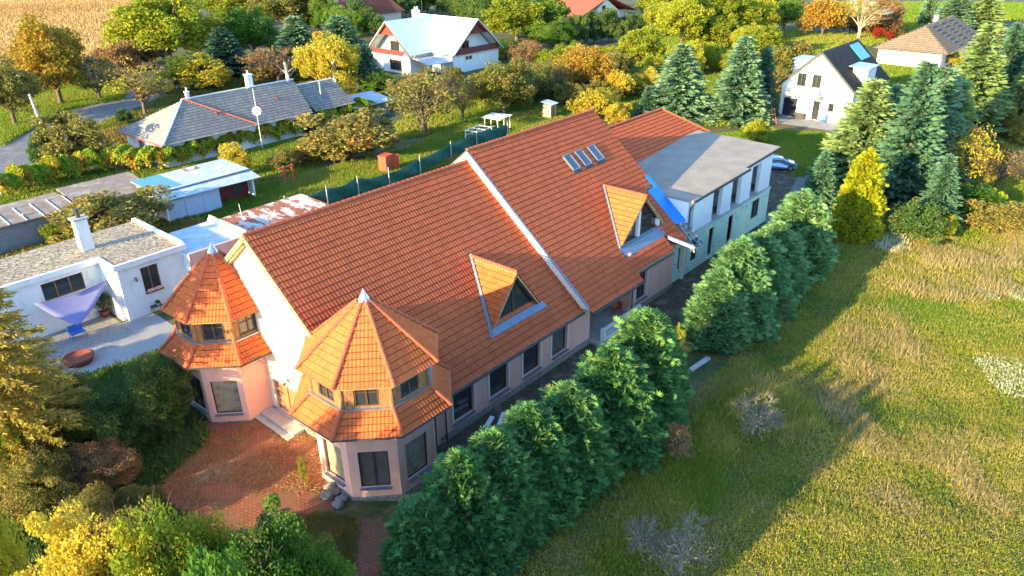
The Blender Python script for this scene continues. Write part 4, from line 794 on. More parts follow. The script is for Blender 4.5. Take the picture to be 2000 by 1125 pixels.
# red-roofed house and brown-roofed house at the top
rr = empty('red_roof_house', (0, 0, 0), label='white house with bright red roof half hidden at the top edge', cat='house')
w_ = MB().use(M_CREAM); gable(w_, 1, 92, 171.5, 7, 2.4, 6.2, 12); w_.box((178.6, 94, 0), (186, 104, 2.2)); w_.box((157, 95, 0), (164.4, 104, 2.2)); w_.build('wall', rr)
M_RR = mat('bright_red_roof', (.50, .10, .05), .7, .06)
for a in ([(171.5, 91, 6.9), (171.5, 105, 6.9), (187, 105, 1.9), (187, 91, 1.9)], [(171.5, 91, 6.9), (171.5, 105, 6.9), (156.5, 105, 2.2), (156.5, 91, 2.2)]): w_ = MB().use(M_RR); w_.prism(a, (0, 0, -.2)); w_.build('roof', rr)
simple_win(rr, (169.5, 92), (1, 0), 1.6, 2.3, 2.2, (0, 1), depth=-.07); simple_win(rr, (175, 92), (1, 0), 1.2, 2.1, .1, (0, 1), depth=-.07); w_ = MB().use(M_WHITEM); w_.box((168.5, 90.9, 2.0), (172.3, 91, 3.0)); w_.build('balcony', rr)
br = empty('brown_roof_house', (118, 140, 0), label='reddish brown tiled roof rising above the dark trees at the top edge', cat='house')
w_ = MB().use(M_CREAM); w_.box((0, -2, 0), (16, 10, 3.5)); w_.build('wall', br)
M_BR3 = tilemat('red_brown_tile', (.24, .085, .055), (.17, .06, .045), .8)
tiles('roof', (2.5, 4, 9.5), (1, 0, 0), (0, -7, -6), 11, 9.2, br, M_BR3, None, per=.4, crs=.6); w_ = MB().use(M_BR3); w_.add([(-1, -3, 3.5), (17, -3, 3.5), (17, 11, 3.5), (-1, 11, 3.5), (2.5, 4, 9.4), (13.5, 4, 9.4)], [(0, 1, 5, 4), (1, 2, 5), (2, 3, 4, 5), (3, 0, 4)]); w_.build('roof_deck', br)
# ------------------------------------------------------------------ trees and plants
def broadleaf(seed, ncl, per, leaf, cr, ntw=0, wide=1.0, low=.25, flat_=.8):
    g = np.random.RandomState(seed); th = g.uniform(0, 2*PI, ncl); u = g.uniform(-.75, 1, ncl); r = g.uniform(.35, 1, ncl)**.6
    lob = 1+.22*np.sin(th*2+g.uniform(0, 6))+.16*np.sin(th*3+u*3+g.uniform(0, 6))
    s = np.sqrt(1-u*u); C = np.stack([r*s*np.cos(th)*lob*wide, r*s*np.sin(th)*lob*wide, 1.2+r*u*flat_*lob], 1)*np.array([.86, .86, 1]); C[:, 2] = np.maximum(C[:, 2], low+.1)
    n = ncl*per; k = np.repeat(np.arange(ncl), per); sz = g.uniform(.6, 1.35, ncl)[k]*cr
    P = C[k]+unit(g.normal(size=(n, 3)))*(g.uniform(.2, 1, n)**.5*sz)[:, None]*np.array([1, 1, .8])
    out = unit(P-np.array([0, 0, 1.0])); D = unit(g.normal(size=(n, 3))+out*.5+np.array([0, 0, -.2])); t = np.clip(g.uniform(0, 1, ncl)[k]*.6+g.uniform(0, .45, n), 0, 1)
    V, F, T = leaves(P, D, leaf*g.uniform(.6, 1.4, n), leaf*.75*g.uniform(.6, 1.3, n), t, rg=g)
    crown = npmesh('crown', V, F, [L_GRN], T)
    seg = [((0, 0, -.1), (.02, .01, .35), .075, .055, 8), ((.02, .01, .35), (-.01, .03, .85), .055, .04, 7), ((-.01, .03, .85), (.02, 0, 1.45), .04, .015, 6)]
    for i in range(min(ncl, 22)):
        b = Vector((0, 0, g.uniform(.3, 1.0))); e = Vector(C[i]); m = b.lerp(e, .5)+Vector((0, 0, .06)); seg += [(b, m, .03, .02, 5), (m, e, .02, .007, 5)]
        for q in range(3):
            a = m.lerp(e, .6); seg.append((a, a+Vector(unit(g.normal(size=(1, 3)))[0])*.3+Vector((0, 0, .1)), .009, .004, 3))
    for i in range(ntw):
        a = Vector(C[g.randint(min(ncl, 22))]); d = Vector(unit((np.array(a)-np.array([0, 0, .9]))[None]+g.normal(size=(1, 3))*.4)[0]); d.z = abs(d.z)*.6+.15; seg.append((a, a+d*g.uniform(.2, .5), .006, .002, 3))
    return tubes_mesh('trunk', seg, M_TRUNK), crown
def cypress(seed, n=16000):
    g = np.random.RandomState(seed); h = g.uniform(0, 1, n)**1.1; th = g.uniform(0, 2*PI, n)
    def rad(h, th): return (1-h**1.45)**.95*(.85+.15*np.minimum(h/.1, 1))
    bt = g.uniform(0, 2*PI, 90); bh = g.uniform(0.02, .95, 90)
    d = np.abs((th[:, None]-bt+PI) % (2*PI)-PI)*rad(h, th)[:, None]; z = (h[:, None]-bh)*3.6; bump = np.maximum(0, 1-np.sqrt(d*d+z*z*.6)/.33).max(1)
    R = rad(h, th)*(.74+.07*np.sin(th*3+seed)+.05*np.sin(h*14+th*2))+.26*bump**1.6-.02+.10*np.abs(np.sin(th*6.5+h*5+seed))**3*(h < .9); depth = g.uniform(0, 1, n)**2*.16; R = np.maximum(R-depth, .015)
    P = np.stack([R*np.cos(th), R*np.sin(th), .05+h*3.75], 1); nl = 11; la = g.uniform(0, 2*PI, nl); lr = g.uniform(.15, .62, nl); lead = np.concatenate([np.zeros((1, 2)), np.stack([lr*np.cos(la), lr*np.sin(la)], 1)]); lz = np.concatenate([[3.98], 4.0-lr*2.9+g.uniform(-.2, .3, nl)])
    out = np.stack([np.cos(th), np.sin(th), np.zeros(n)], 1); D = unit(out*.75+np.array([0, 0, .8])+g.normal(size=(n, 3))*.33)
    for (x, y), zt in zip(lead, lz):                     # feathery leaders
        m = 150; q = g.uniform(0, 1, m); a = g.uniform(0, 2*PI, m); rr = .14*(1-q)+.02; P = np.concatenate([P, np.stack([x+rr*np.cos(a), y+rr*np.sin(a), zt-.9*(1-q)], 1)]); D = np.concatenate([D, unit(np.stack([np.cos(a)*.5, np.sin(a)*.5, np.ones(m)], 1)+g.normal(size=(m, 3))*.25)])
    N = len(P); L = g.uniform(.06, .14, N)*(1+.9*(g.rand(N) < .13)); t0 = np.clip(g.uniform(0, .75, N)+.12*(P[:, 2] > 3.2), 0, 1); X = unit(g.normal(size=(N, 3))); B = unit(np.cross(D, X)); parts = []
    for s_, a, l in ((0, 0, 1), (.25, .75, .62), (.25, -.75, .62), (.5, .6, .5), (.5, -.6, .5)):
        DD = D*math.cos(a)+B*math.sin(a); parts.append(leaves(P+D*(L*s_)[:, None], DD, L*l, L*l*.30, np.clip(t0+g.uniform(-.1, .15, N), 0, 1), flat=np.cross(D, B), base=True, rg=g))
    V, F, T = joinq(parts); crown = npmesh('crown', V, F, [L_CYP], T)
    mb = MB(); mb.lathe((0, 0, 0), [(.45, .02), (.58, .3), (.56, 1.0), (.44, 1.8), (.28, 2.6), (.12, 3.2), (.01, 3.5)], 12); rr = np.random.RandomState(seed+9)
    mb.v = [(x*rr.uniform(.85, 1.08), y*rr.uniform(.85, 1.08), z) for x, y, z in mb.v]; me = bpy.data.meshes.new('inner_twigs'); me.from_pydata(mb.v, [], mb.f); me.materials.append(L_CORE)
    return tubes_mesh('trunk', [((0, 0, -.1), (0, 0, 3.7), .09, .01, 7)], M_TRUNK), crown, me
def spruce(seed, levels=44, nb=15, droop=-.18, dens=.055, sl=.18, sw=.085, gaps=.0, up=.35, rexp=.85, jit=.18):
    g = np.random.RandomState(seed); Cs, Ds, Ts = [], [], []; seg = [((0, 0, -.1), (0, 0, 4), .06, .008, 7)]
    for i in range(levels):
        h = .12+3.8*(i/levels)**.95; rm = (1-h/4.05)**rexp
        for j in range(max(5, int(nb*(.5+.5*rm)))):
            if g.rand() < gaps: continue
            a = g.uniform(0, 2*PI); L = rm*g.uniform(.72, 1.12); dr = droop*(1-h/4)-.05+g.normal()*.06; d = np.array([math.cos(a), math.sin(a), dr]); sd = np.array([-math.sin(a), math.cos(a), 0]); m = max(2, int(L/dens)); tt = g.uniform(0, .3)
            q = np.linspace(.12, 1, m); base = np.array([0, 0, h+g.uniform(-.04, .04)])+q[:, None]*L*d+np.array([0, 0, 1])*(q**2*L*up*.35)[:, None]
            for s_ in (-1, 0, 1):
                Cs.append(base+g.normal(size=(m, 3))*.015); w = .9*(1-q*.5); Ds.append(d*1.0+sd*s_*w[:, None]*1.1+np.array([0, 0, up*.5])+g.normal(size=(m, 3))*jit); Ts.append(np.clip(tt+g.uniform(0, .55, m)+.15*(q > .75), 0, 1))
            if i % 2 == 0 and j % 2 == 0: seg.append(((0, 0, h), tuple(base[-1]), .012, .003, 3))
    C = np.concatenate(Cs); D = np.concatenate(Ds); T = np.concatenate(Ts); n = len(C)
    V, F, T = leaves(C, D, sl*g.uniform(.6, 1.25, n), sw*g.uniform(.7, 1.3, n), T, base=True, rg=g)
    return tubes_mesh('trunk', seg, M_TRUNK), npmesh('crown', V, F, [L_SPR], T)
PR = {'fine': [broadleaf(i, 120, 130, .072, .24, 60) for i in (1, 2, 3)], 'mid': [broadleaf(i+10, 80, 75, .10, .27, 30) for i in (1, 2, 3, 4)], 'sparse': [broadleaf(i+20, 70, 34, .075, .26, 420) for i in (1, 2)],
      'bare': [broadleaf(i+30, 60, 14, .07, .25, 600) for i in (1, 2)], 'bush': [broadleaf(i+40, 90, 85, .10, .26, 50, 1.05, .02, 1.0) for i in (1, 2)], 'leafy': [broadleaf(i+50, 150, 300, .047, .24, 160, 1.0, .05, .95) for i in (1, 2)],
      'cyp': [cypress(i) for i in (1, 2, 3)], 'spr': [spruce(i) for i in (1, 2, 3)], 'larch': [spruce(9, 38, 19, -.12, .017, .075, .02, .06, .02, .62, .5)]}
used = {}; ALLT = []
def plant(name, kind, loc, Hh, R, m, label, cat='tree', group=None, var=None, trunk=True, tm=None, tilt=0):
    L = PR[kind]; k = used.get(kind, 0); used[kind] = k+1; pr = L[k % len(L) if var is None else var]; con = kind in ('cyp', 'spr', 'larch')
    r = empty(name, (loc[0], loc[1], float(H(loc[0], loc[1]))-.03), rnd.uniform(0, 6.28), label, cat, group, (R, R, Hh/(4 if con else 2.05))); ALLT.append((loc[0], loc[1], R))
    if tilt: r.rotation_euler = (tilt, 0, r.rotation_euler[2])
    c = link('crown', pr[1], r); c.material_slots[0].link = 'OBJECT'; c.material_slots[0].material = m
    if trunk:
        t = link('trunk', pr[0], r)
        if tm: t.material_slots[0].link = 'OBJECT'; t.material_slots[0].material = tm
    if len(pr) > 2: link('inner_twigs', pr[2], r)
    return r
def pp(name, kind, x, yb, yt, w, m, label, cat='tree', **k):
    """tree measured in the photo: foot (x, yb), top yt, crown width w; gets its real place and size"""
    if kind == 'mid' and w > 105: kind = 'fine'
    p, h = HT(x, yb, yt); dep = (p-CAM)@_f; return plant(name, kind, p, h, w/2*dep/FOC, m, label, cat, **k)
# cypress hedge beside the house
cy = [(-3.0, -16.6, 4.9, 2.4, 'nearest and lowest blue-green cypress of the hedge at the bottom edge'), (-.9, -17.0, 6.4, 2.8, 'wide blue-green cypress in front of the right corner tower'), (1.4, -17.1, 6.3, 2.9, 'cypress with a forked tip below the first side window'), (4.0, -17.1, 6.2, 2.9, 'cypress in front of the white planks, third window side'),
      (6.9, -17.4, 6.1, 3.0, 'cypress with a bright feathery tip below the second side window'), (10.4, -17.6, 6.9, 3.3, 'tall cypress with yellow-lit top below the fourth side window'), (14.0, -17.5, 7.5, 3.2, 'tallest cypress of the near hedge in front of the porch'), (16.3, -17.2, 6.0, 2.1, 'right-hand end cypress of the near hedge beside the sunlit gap'),
      (25.3, -16.7, 5.9, 2.7, 'broad rounded cypress just right of the sunlit gap'), (27.6, -17.0, 7.3, 3.2, 'cypress with a light spiky top in the far hedge'), (31.2, -16.8, 6.7, 3.2, 'middle cypress of the far hedge before the green insulation'), (35.8, -16.4, 5.9, 3.2, 'lower cypress between two taller ones in the far hedge'), (40.8, -16.2, 7.1, 3.5, 'last tall pointed cypress of the far hedge by the driveway')]
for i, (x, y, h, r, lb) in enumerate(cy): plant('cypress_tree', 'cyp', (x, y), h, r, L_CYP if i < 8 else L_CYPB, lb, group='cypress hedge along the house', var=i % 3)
PR['thuja'] = PR['cyp']
pp('thuja_tree', 'cyp', 1665, 462, 292, 104, L_THUJA, 'golden yellow thuja with orange flecks at the end of the hedge')
pp('thuja_tree', 'cyp', 1905, 235, 140, 50, L_YGR, 'slim yellow-green conifer at the right edge beneath the tall spruces')
# spruces
for a in [(1322, 232, 82, 140, L_SPR, 'light blue spruce beyond the rear tiled roof'), (1438, 238, 66, 128, L_SPR, 'broad blue spruce to the right of the pale one, behind the flat roof'), (1482, 225, 88, 70, L_SPRD, 'dark narrow spruce tucked behind the blue pair'), (1265, 235, 165, 60, L_SPRD, 'small dark spruce at the left foot of the pale blue spruce'),
          (1672, 352, 150, 170, L_SPRG, 'big yellow-green spruce covering the corner of the white gabled house'), (1752, 400, 112, 150, L_SPRD, 'dark spruce behind the golden thuja'), (1800, 350, 125, 150, L_SPR, 'blue-green spruce with bright branch tips right of the dark one'), (1880, 268, 42, 150, L_SPRG, 'tall spruce with yellow-green top in front of the bungalow'),
          (1945, 215, 40, 110, L_SPRD, 'tall dark spruce second from the right edge'), (1990, 200, 18, 100, L_SPR, 'tall spruce cut by the right edge of the view'), (1855, 75, -30, 90, L_SPR, 'spruce beyond the bungalow ridge at the top edge'), (1915, 75, -30, 80, L_SPRG, 'further spruce at the top edge above the long row'), (1838, 330, 150, 120, L_SPRG, 'yellowish spruce filling the gap below the bungalow'), (1985, 250, 95, 90, L_SPRG, 'yellow-green spruce low at the right edge'), (1820, 450, 300, 90, L_SPRD, 'small dark spruce behind the yellow twiggy shrub'), (1718, 330, 160, 90, L_SPR, 'blue-green spruce touching the box dormer of the gabled house'), (1810, 50, -30, 45, L_SPR, 'small spruce at the top edge left of the bungalow ridge'),
          (445, 150, 50, 110, L_SPRD, 'dark spruce left of the bare russet tree'), (585, 130, 28, 110, L_SPR, 'silvery blue spruce above the russet tree'), (670, 130, 28, 130, L_SPR, 'widest silvery spruce right above the yellow birch'), (722, 180, 82, 52, L_SPRD, 'slim dark green conifer left of the chalet'), (400, 175, 100, 60, L_SPRD, 'small dark conifer above the yellow bush by the chimney')]:
    pp('spruce_tree', 'spr', *a[:5], a[5])
plant('spruce_tree', 'spr', (56, -12.6), 6.5, 2.2, L_SPRD, 'low dark spruce between the golden thuja and the bushes')
# larch at the left edge
pp('larch_tree', 'larch', 55, 940, 462, 340, L_LARCH, 'golden brown feathery larch at the left edge of the view')
# foreground
for i, (x, y) in enumerate(((-12.5, -18.2), (-12.8, -19.8), (-13, -21.3), (-13.2, -22.6))): plant('added_shade_tree', 'bush', (x, y), 9.2, 1.7, L_GRN, 'unseen shade tree added in a row below the bottom edge, '+['nearest to the house', 'second from the house', 'third from the house', 'farthest from the house'][i], group='shade trees added below the view')  # unseen trees added to throw the shadow band across the meadow
for i, (x, y) in enumerate(((-20, 13.5), (-21, 17), (-22, 21))): plant('spruce_tree', 'spr', (x, y), 7.5, 2.6, L_SPRD, 'unseen dark spruce added as shade outside the left edge, '+['nearest to the house', 'middle one of three', 'farthest from the house'][i], group='shade spruces added beyond the left edge')  # out-of-view trees added to shade the neighbour's terrace
for x, yb, yt, w, kd, m, lb in [(270, 1340, 1040, 260, 'leafy', L_YEL, 'bright yellow maple crown at the bottom edge below the patio'), (400, 1330, 1035, 200, 'leafy', L_YGR, 'yellow-green maple between the yellow and green crowns at the bottom'), (560, 1310, 1050, 230, 'leafy', L_GRN, 'green maple crown at the bottom edge left of the garden path'), (640, 1280, 1080, 150, 'leafy', L_GRN, 'darker green shrub touching the garden path at the bottom'),
                               (30, 1330, 990, 180, 'leafy', L_YGR, 'yellow-green tree in the bottom left corner')]:
    pp('maple_tree', kd, x, yb, yt, w, m, lb)
for x, yb, yt, w, m, lb in [(330, 850, 715, 130, L_DRK, 'dark ivy bush against the left corner tower'), (320, 745, 690, 60, L_GRN, 'bright green elder bush at the edge of the gravel path'), (250, 880, 775, 150, L_DRK, 'dark shrub in the middle of the left thicket'), (150, 900, 800, 150, L_OLV, 'olive shrub under the larch branches'), (210, 960, 880, 130, L_BRN, 'brownish shrub at the left end of the brick patio'),
                            (100, 1010, 900, 150, L_OLV, 'olive low shrub above the corner tree'), (190, 1060, 980, 130, L_OLV, 'shaded bramble bush left of the patio corner'), (60, 960, 830, 120, L_YGR, 'yellowish shrub at the left edge below the larch'), (40, 830, 740, 60, L_RED, 'red-leaved shrub at the left edge'), (270, 1010, 960, 90, L_OLV, 'low olive bush at the near corner of the patio'),
                            (120, 850, 745, 130, L_OLV, 'olive bush hidden behind the larch twigs')]:
    pp('shrub', 'leafy', x, yb, yt, w, m, lb, 'shrub')
pp('sapling', 'sparse', 597, 955, 892, 22, L_YGR, 'thin lime-green sapling growing out of the brick patio', 'sapling'); pp('sapling', 'mid', 1323, 695, 635, 22, L_YGR, 'small yellow-green sapling beside the concrete path', 'sapling')
# left background trees
for t in [('broadleaf_tree', 'mid', 120, 205, 38, 150, L_ORG, 'tall orange-topped tree between the road and the cornfield'), ('broadleaf_tree', 'mid', 30, 245, 120, 130, L_OLV, 'olive-brown tree at the left edge above the road'), ('broadleaf_tree', 'sparse', 195, 195, 110, 110, L_OLV, 'thin olive tree on the grass verge beside the road'), ('broadleaf_tree', 'mid', 245, 160, 85, 80, L_BRN, 'russet shrub-like tree at the field corner'),
          ('broadleaf_tree', 'mid', 335, 140, -8, 200, L_YGR, 'large fine golden-green tree at the top between field and spruces'), ('broadleaf_tree', 'bare', 285, 225, 120, 120, L_YEL, 'half-bare yellow tree leaning over the end of the road'), ('shrub', 'bush', 395, 178, 112, 120, L_YEL, 'bright yellow bush behind the grey hipped roof'), ('broadleaf_tree', 'mid', 500, 120, 20, 110, L_GRN, 'green tree between the dark and the silvery spruce'),
          ('broadleaf_tree', 'sparse', 545, 168, 88, 120, L_BRN, 'russet bare-twigged tree above the grey roof'), ('broadleaf_tree', 'mid', 655, 185, 72, 120, L_YEL, 'yellow birch behind the white cut trunks'), ('broadleaf_tree', 'mid', 560, 65, -25, 140, L_OLV, 'olive tree at the top edge left of the street lamp'), ('broadleaf_tree', 'mid', 460, 50, -40, 150, L_YGR, 'greenish-yellow tree at the top edge above the spruces'),
          ('shrub', 'bush', 150, 325, 228, 130, L_OLV, 'brownish shrub beside the utility pole'), ('shrub', 'bush', 95, 330, 265, 60, L_DRK, 'dark rounded bush by the road edge'), ('shrub', 'bush', 245, 245, 215, 36, L_DRK, 'small dark bush beside the white road-side house'), ('shrub', 'bush', 465, 345, 285, 60, L_YEL, 'yellow-leaved shrub by the blue-roofed shed'),
          ('shrub', 'bush', 230, 470, 385, 190, L_OLV, 'olive-gold bush behind the tall chimney'), ('shrub', 'bush', 120, 475, 440, 70, L_YGR, 'low climbing plant on the wire hoops'),
          ('broadleaf_tree', 'bush', 690, 312, 225, 170, L_OLV, 'wide olive apple tree on the lawn behind the ridge'), ('broadleaf_tree', 'sparse', 830, 262, 140, 165, L_OLV, 'half-bare olive tree in front of the chalet'), ('broadleaf_tree', 'mid', 985, 225, 122, 130, L_OLV, 'olive tree right of the chalet garden'), ('broadleaf_tree', 'sparse', 905, 235, 150, 80, L_OLV, 'thin olive tree between two fuller orchard trees'),
          ('broadleaf_tree', 'mid', 1145, 185, 92, 120, L_ORG, 'orange-green fruit tree in the middle of the orchard'), ('broadleaf_tree', 'sparse', 1070, 200, 120, 100, L_OLV, 'thin olive fruit tree left of the orange one'), ('shrub', 'bush', 1160, 235, 180, 90, L_YEL, 'yellow shrub just behind the upper ridge'), ('shrub', 'bush', 1205, 245, 205, 50, L_YEL, 'small yellow shrub left of the rear roof'), ('broadleaf_tree', 'sparse', 1030, 132, 78, 75, L_BRN, 'reddish bare shrub right of the chalet'),
          ('broadleaf_tree', 'mid', 1255, 125, 52, 85, L_YGR, 'yellow-green tree above the pale blue spruce'), ('broadleaf_tree', 'mid', 1010, 80, -5, 130, L_YGR, 'yellow-green tree at the top right of the chalet'), ('broadleaf_tree', 'mid', 1075, 75, 0, 90, L_GRN, 'green tree left of the red-roofed house'), ('broadleaf_tree', 'mid', 1330, 100, -5, 120, L_YGR, 'bright yellow-green tree in the belt right of the red roof'),
          ('broadleaf_tree', 'mid', 1400, 90, -15, 120, L_YGR, 'second yellow-green tree of the bright belt'), ('broadleaf_tree', 'mid', 1460, 80, -15, 110, L_YGR, 'right-hand yellow-green tree of the bright belt'), ('broadleaf_tree', 'mid', 1540, 160, 82, 100, L_OLV, 'round olive-gold tree left of the black-tiled house'), ('broadleaf_tree', 'mid', 1530, 60, 0, 70, L_GRN, 'dark green tree at the top edge above the olive one'),
          ('broadleaf_tree', 'mid', 1605, 75, -5, 90, L_ORG, 'orange tree left of the pale bare trunk'), ('broadleaf_tree', 'mid', 1725, 70, 0, 70, L_BRN, 'dark russet tree right of the pale bare trunk'), ('shrub', 'mid', 1712, 80, 50, 26, L_RED, 'red shrub left of the bungalow roof'), ('shrub', 'mid', 1735, 82, 60, 20, L_RED, 'second small red shrub nearest the bungalow'),
          ('shrub', 'bush', 1475, 280, 238, 56, L_YGR, 'yellow-green shrub at the far corner of the flat roof'), ('shrub', 'sparse', 1880, 365, 250, 110, L_YEL, 'yellow twiggy shrub beneath the right spruces'), ('shrub', 'bare', 1945, 370, 285, 90, L_BRN, 'pinkish bare shrub at the right edge of the thicket'), ('shrub', 'bush', 1880, 425, 365, 130, L_GRN, 'low green bush under the yellow twiggy shrub'), ('shrub', 'bush', 1780, 470, 400, 100, L_DRK, 'dark bush at the foot of the dark spruce'), ('shrub', 'bush', 1945, 455, 400, 110, L_OLV, 'low olive bush at the right edge above the meadow'),
          ('shrub', 'sparse', 1320, 900, 830, 70, L_BRN, 'low russet bramble at the foot of the near hedge'), ('shrub', 'bush', 1790, 125, 90, 40, L_DRK, 'dark bush before the bungalow wall'), ('shrub', 'bush', 1860, 130, 100, 30, L_YEL, 'small yellow bush before the bungalow wall'),
          ('broadleaf_tree', 'mid', 1480, 30, -30, 110, L_OLV, 'olive tree at the top edge right of the bright belt'), ('broadleaf_tree', 'mid', 770, 40, -20, 90, L_DRK, 'dark tree directly behind the chalet ridge'), ('broadleaf_tree', 'bush', 1300, 30, -25, 90, L_YGR, 'yellow-green crown touching the top edge right of the red roof'), ('broadleaf_tree', 'mid', 880, 20, -30, 120, L_YGR, 'pale crown at the top edge behind the dark hedge'),
          ('shrub', 'bush', 1205, 150, 105, 70, L_OLV, 'olive bush between the orange fruit tree and the spruce'), ('shrub', 'bush', 830, 165, 135, 30, L_YEL, 'small yellow bush in front of the chalet wall')]:
    pp(t[0], *t[1:7], t[7], 'shrub' if t[0] == 'shrub' else 'tree')
t = pp('broadleaf_tree', 'bare', 1675, 78, -12, 110, L_ORG, 'pale-barked nearly bare tree behind the black-tiled house', tm=mat('pale_bark', (.50, .42, .30), .9, .1)); 
# dark clipped screens of shrubs, far away, one plant after another
ORD = ['first', 'second', 'third', 'fourth', 'fifth', 'sixth', 'seventh', 'eighth', 'ninth', 'tenth', 'eleventh', 'twelfth', 'thirteenth', 'fourteenth', 'fifteenth', 'sixteenth']
for x0, y0, x1, y1, n, hgt, m, w_1, lb in [(700, 62, 745, 75, 4, 7, L_DRK, 'dark evergreen shrub', 'the screen left of the chalet'), (880, 30, 975, 62, 9, 8, L_DRK, 'dark evergreen shrub', 'the screen behind the chalet'), (1080, 92, 1250, 78, 12, 6, L_DRK, 'dark evergreen shrub', 'the screen before the red-roofed house'), (700, 35, 860, 25, 10, 9, L_DRK, 'dark tree', 'the far row above the chalet roof'), (1270, 55, 1500, 120, 10, 6, L_YGR, 'yellow-green bush', 'the belt between orchard and spruces'), (1010, 60, 1110, 100, 6, 5, L_GRN, 'green bush', 'the row right of the chalet'),
    (1500, 20, 1600, 45, 5, 5, L_OLV, 'olive bush', 'the far row at the top'), (590, 60, 700, 75, 6, 8, L_GRN, 'green tree', 'the row behind the silvery spruces'), (300, 60, 420, 100, 5, 7, L_OLV, 'olive tree', 'the row at the field edge'), (1260, 165, 1400, 140, 7, 5, L_YGR, 'yellow-green bush', 'the row above the pale blue spruce'), (1250, 30, 1500, 20, 9, 8, L_YGR, 'yellow-green tree', 'the topmost belt right of the red roof'), (200, 150, 330, 110, 6, 4.5, L_BRN, 'russet bush', 'the hedge between road and field'),
    (960, 110, 1120, 140, 7, 4, L_YGR, 'yellow-green bush', 'the garden edge right of the chalet'), (1000, 215, 1140, 170, 6, 3.5, L_OLV, 'olive bush', 'the middle of the orchard'), (740, 215, 900, 165, 6, 3, L_OLV, 'olive bush', 'the garden below the chalet'), (1560, 120, 1500, 200, 5, 3.5, L_OLV, 'olive bush', 'the garden left of the black-tiled house'), (1600, 60, 1760, 72, 7, 3.5, L_BRN, 'russet bush', 'the border behind the black-tiled house'), (440, 30, 600, 20, 7, 9, L_YGR, 'golden-green tree', 'the top edge left of the brown roof'), (1140, 20, 1010, 30, 5, 7, L_YGR, 'yellow-green tree', 'the top edge left of the red roof'),
    (1800, 300, 1960, 330, 6, 3.5, L_OLV, 'olive bush', 'the thicket under the tall spruces'), (560, 335, 720, 300, 5, 2.6, L_OLV, 'olive bush', 'the lawn edge behind the red frame'), (900, 205, 1010, 180, 5, 3.6, L_OLV, 'olive bush', 'the orchard left of the outhouse'), (1060, 150, 1245, 122, 8, 4.2, L_YGR, 'yellow-green bush', 'the upper orchard'), (300, 190, 430, 150, 6, 4.5, L_YGR, 'yellow-green bush', 'the garden behind the hipped roof'), (480, 172, 620, 160, 6, 4, L_OLV, 'olive bush', 'the garden behind the grey annex'), (1100, 215, 1240, 190, 6, 3, L_OLV, 'brown-green bush', 'the strip behind the upper ridge'), (700, 130, 745, 190, 4, 3.5, L_GRN, 'green bush', 'the strip left of the chalet'), (1390, 130, 1500, 170, 5, 4, L_YGR, 'yellow-green bush', 'the gap right of the blue spruces'), (1890, 250, 2010, 300, 6, 4, L_OLV, 'brownish bush', 'the rough strip at the right edge'), (1780, 440, 1990, 430, 7, 2.2, L_YGR, 'low yellow-green bush', 'the meadow edge under the thicket'), (1200, 200, 1290, 175, 4, 4, L_YEL, 'yellow bush', 'the strip between orchard and blue spruce')]:
    a = G(x0, y0); b = G(x1, y1)
    for i in range(n):
        q = a+(b-a)*((i+.5)/n)+rs.normal(0, .8, 3); kd = 'bush' if m is L_DRK or hgt < 4 else ('mid', 'bush', 'leafy')[i % 3]; plant('evergreen_shrub' if m is L_DRK else 'garden_bush', kd, q, hgt*rnd.uniform(.75, 1.25), max(hgt*.42, min(np.linalg.norm(b-a)/n*.75, hgt*.8)), m, w_1+', '+ORD[i]+' from the left in '+lb if x1 > x0 else w_1+', '+ORD[n-1-i]+' from the left in '+lb, 'shrub', group=w_1+'es in '+lb)
# grape vine rows
vs_ = [(-12, 352, 60, 334), (60, 334, 130, 316), (130, 316, 215, 300), (215, 300, 300, 302), (300, 302, 380, 283), (380, 283, 450, 262), (450, 262, 540, 246), (540, 246, 620, 225), (620, 225, 720, 202)]
vl = ['at the left edge', 'above the brown garage roof', 'behind the brown garage roof', 'left of the painted blue shade on the shed roof', 'behind the blue-roofed shed', 'in front of the hipped roof', 'under the satellite mast', 'beside the grey annex', 'leading to the corrugated shed']
def vine_mesh(seed, L_, n=8500):
    g = np.random.RandomState(seed); X = g.uniform(-L_/2, L_/2, n); top = 2.7+.35*np.sin(X*1.9+seed)+.2*np.sin(X*4.1); a = g.uniform(-.3, PI+.3, n); r = g.uniform(.6, 1, n)
    P = np.stack([X, np.cos(a)*1.8*r, top-.9+np.sin(a)*.85*r-.5*(g.rand(n) < .2)*g.uniform(0, 2, n)], 1); P[:, 2] = np.maximum(P[:, 2], .2); D = g.normal(size=(n, 3))+np.array([0, 0, -.3])
    c = np.clip(.4+.35*np.sin(X*2.3+seed*2)+.2*np.sin(P[:, 1]*3)+g.normal(0, .2, n), 0, 1); V, F, T = leaves(P, D, g.uniform(.2, .4, n), g.uniform(.18, .34, n), c, rg=g); return npmesh('leaf_canopy', V, F, [L_VINE], T)
for i, (x0, y0, x1, y1) in enumerate(vs_):
    a = G(x0, y0, 2.0); b = G(x1, y1, 2.0); a[2] = b[2] = 0; c = (a+b)/2; d = b-a; Ln = float(np.linalg.norm(d)); r = empty('grape_vine', tuple(c), math.atan2(d[1], d[0]), 'yellow-green grape vine on its trellis, stretch '+vl[i], 'vine', 'grape vines on the long trellis')
    link('leaf_canopy', vine_mesh(i, Ln+.6), r); q = MB().use(M_CONC)
    for s_ in (-Ln/2+.3,): q.box((s_-.07, -.07, -.1), (s_+.07, .07, 2.1))
    q.build('post', r); q = MB().use(M_TRUNK); q.tube((0, 0, 0), (.2, .1, 1.9), .06, .03, 6); q.build('stem', r)
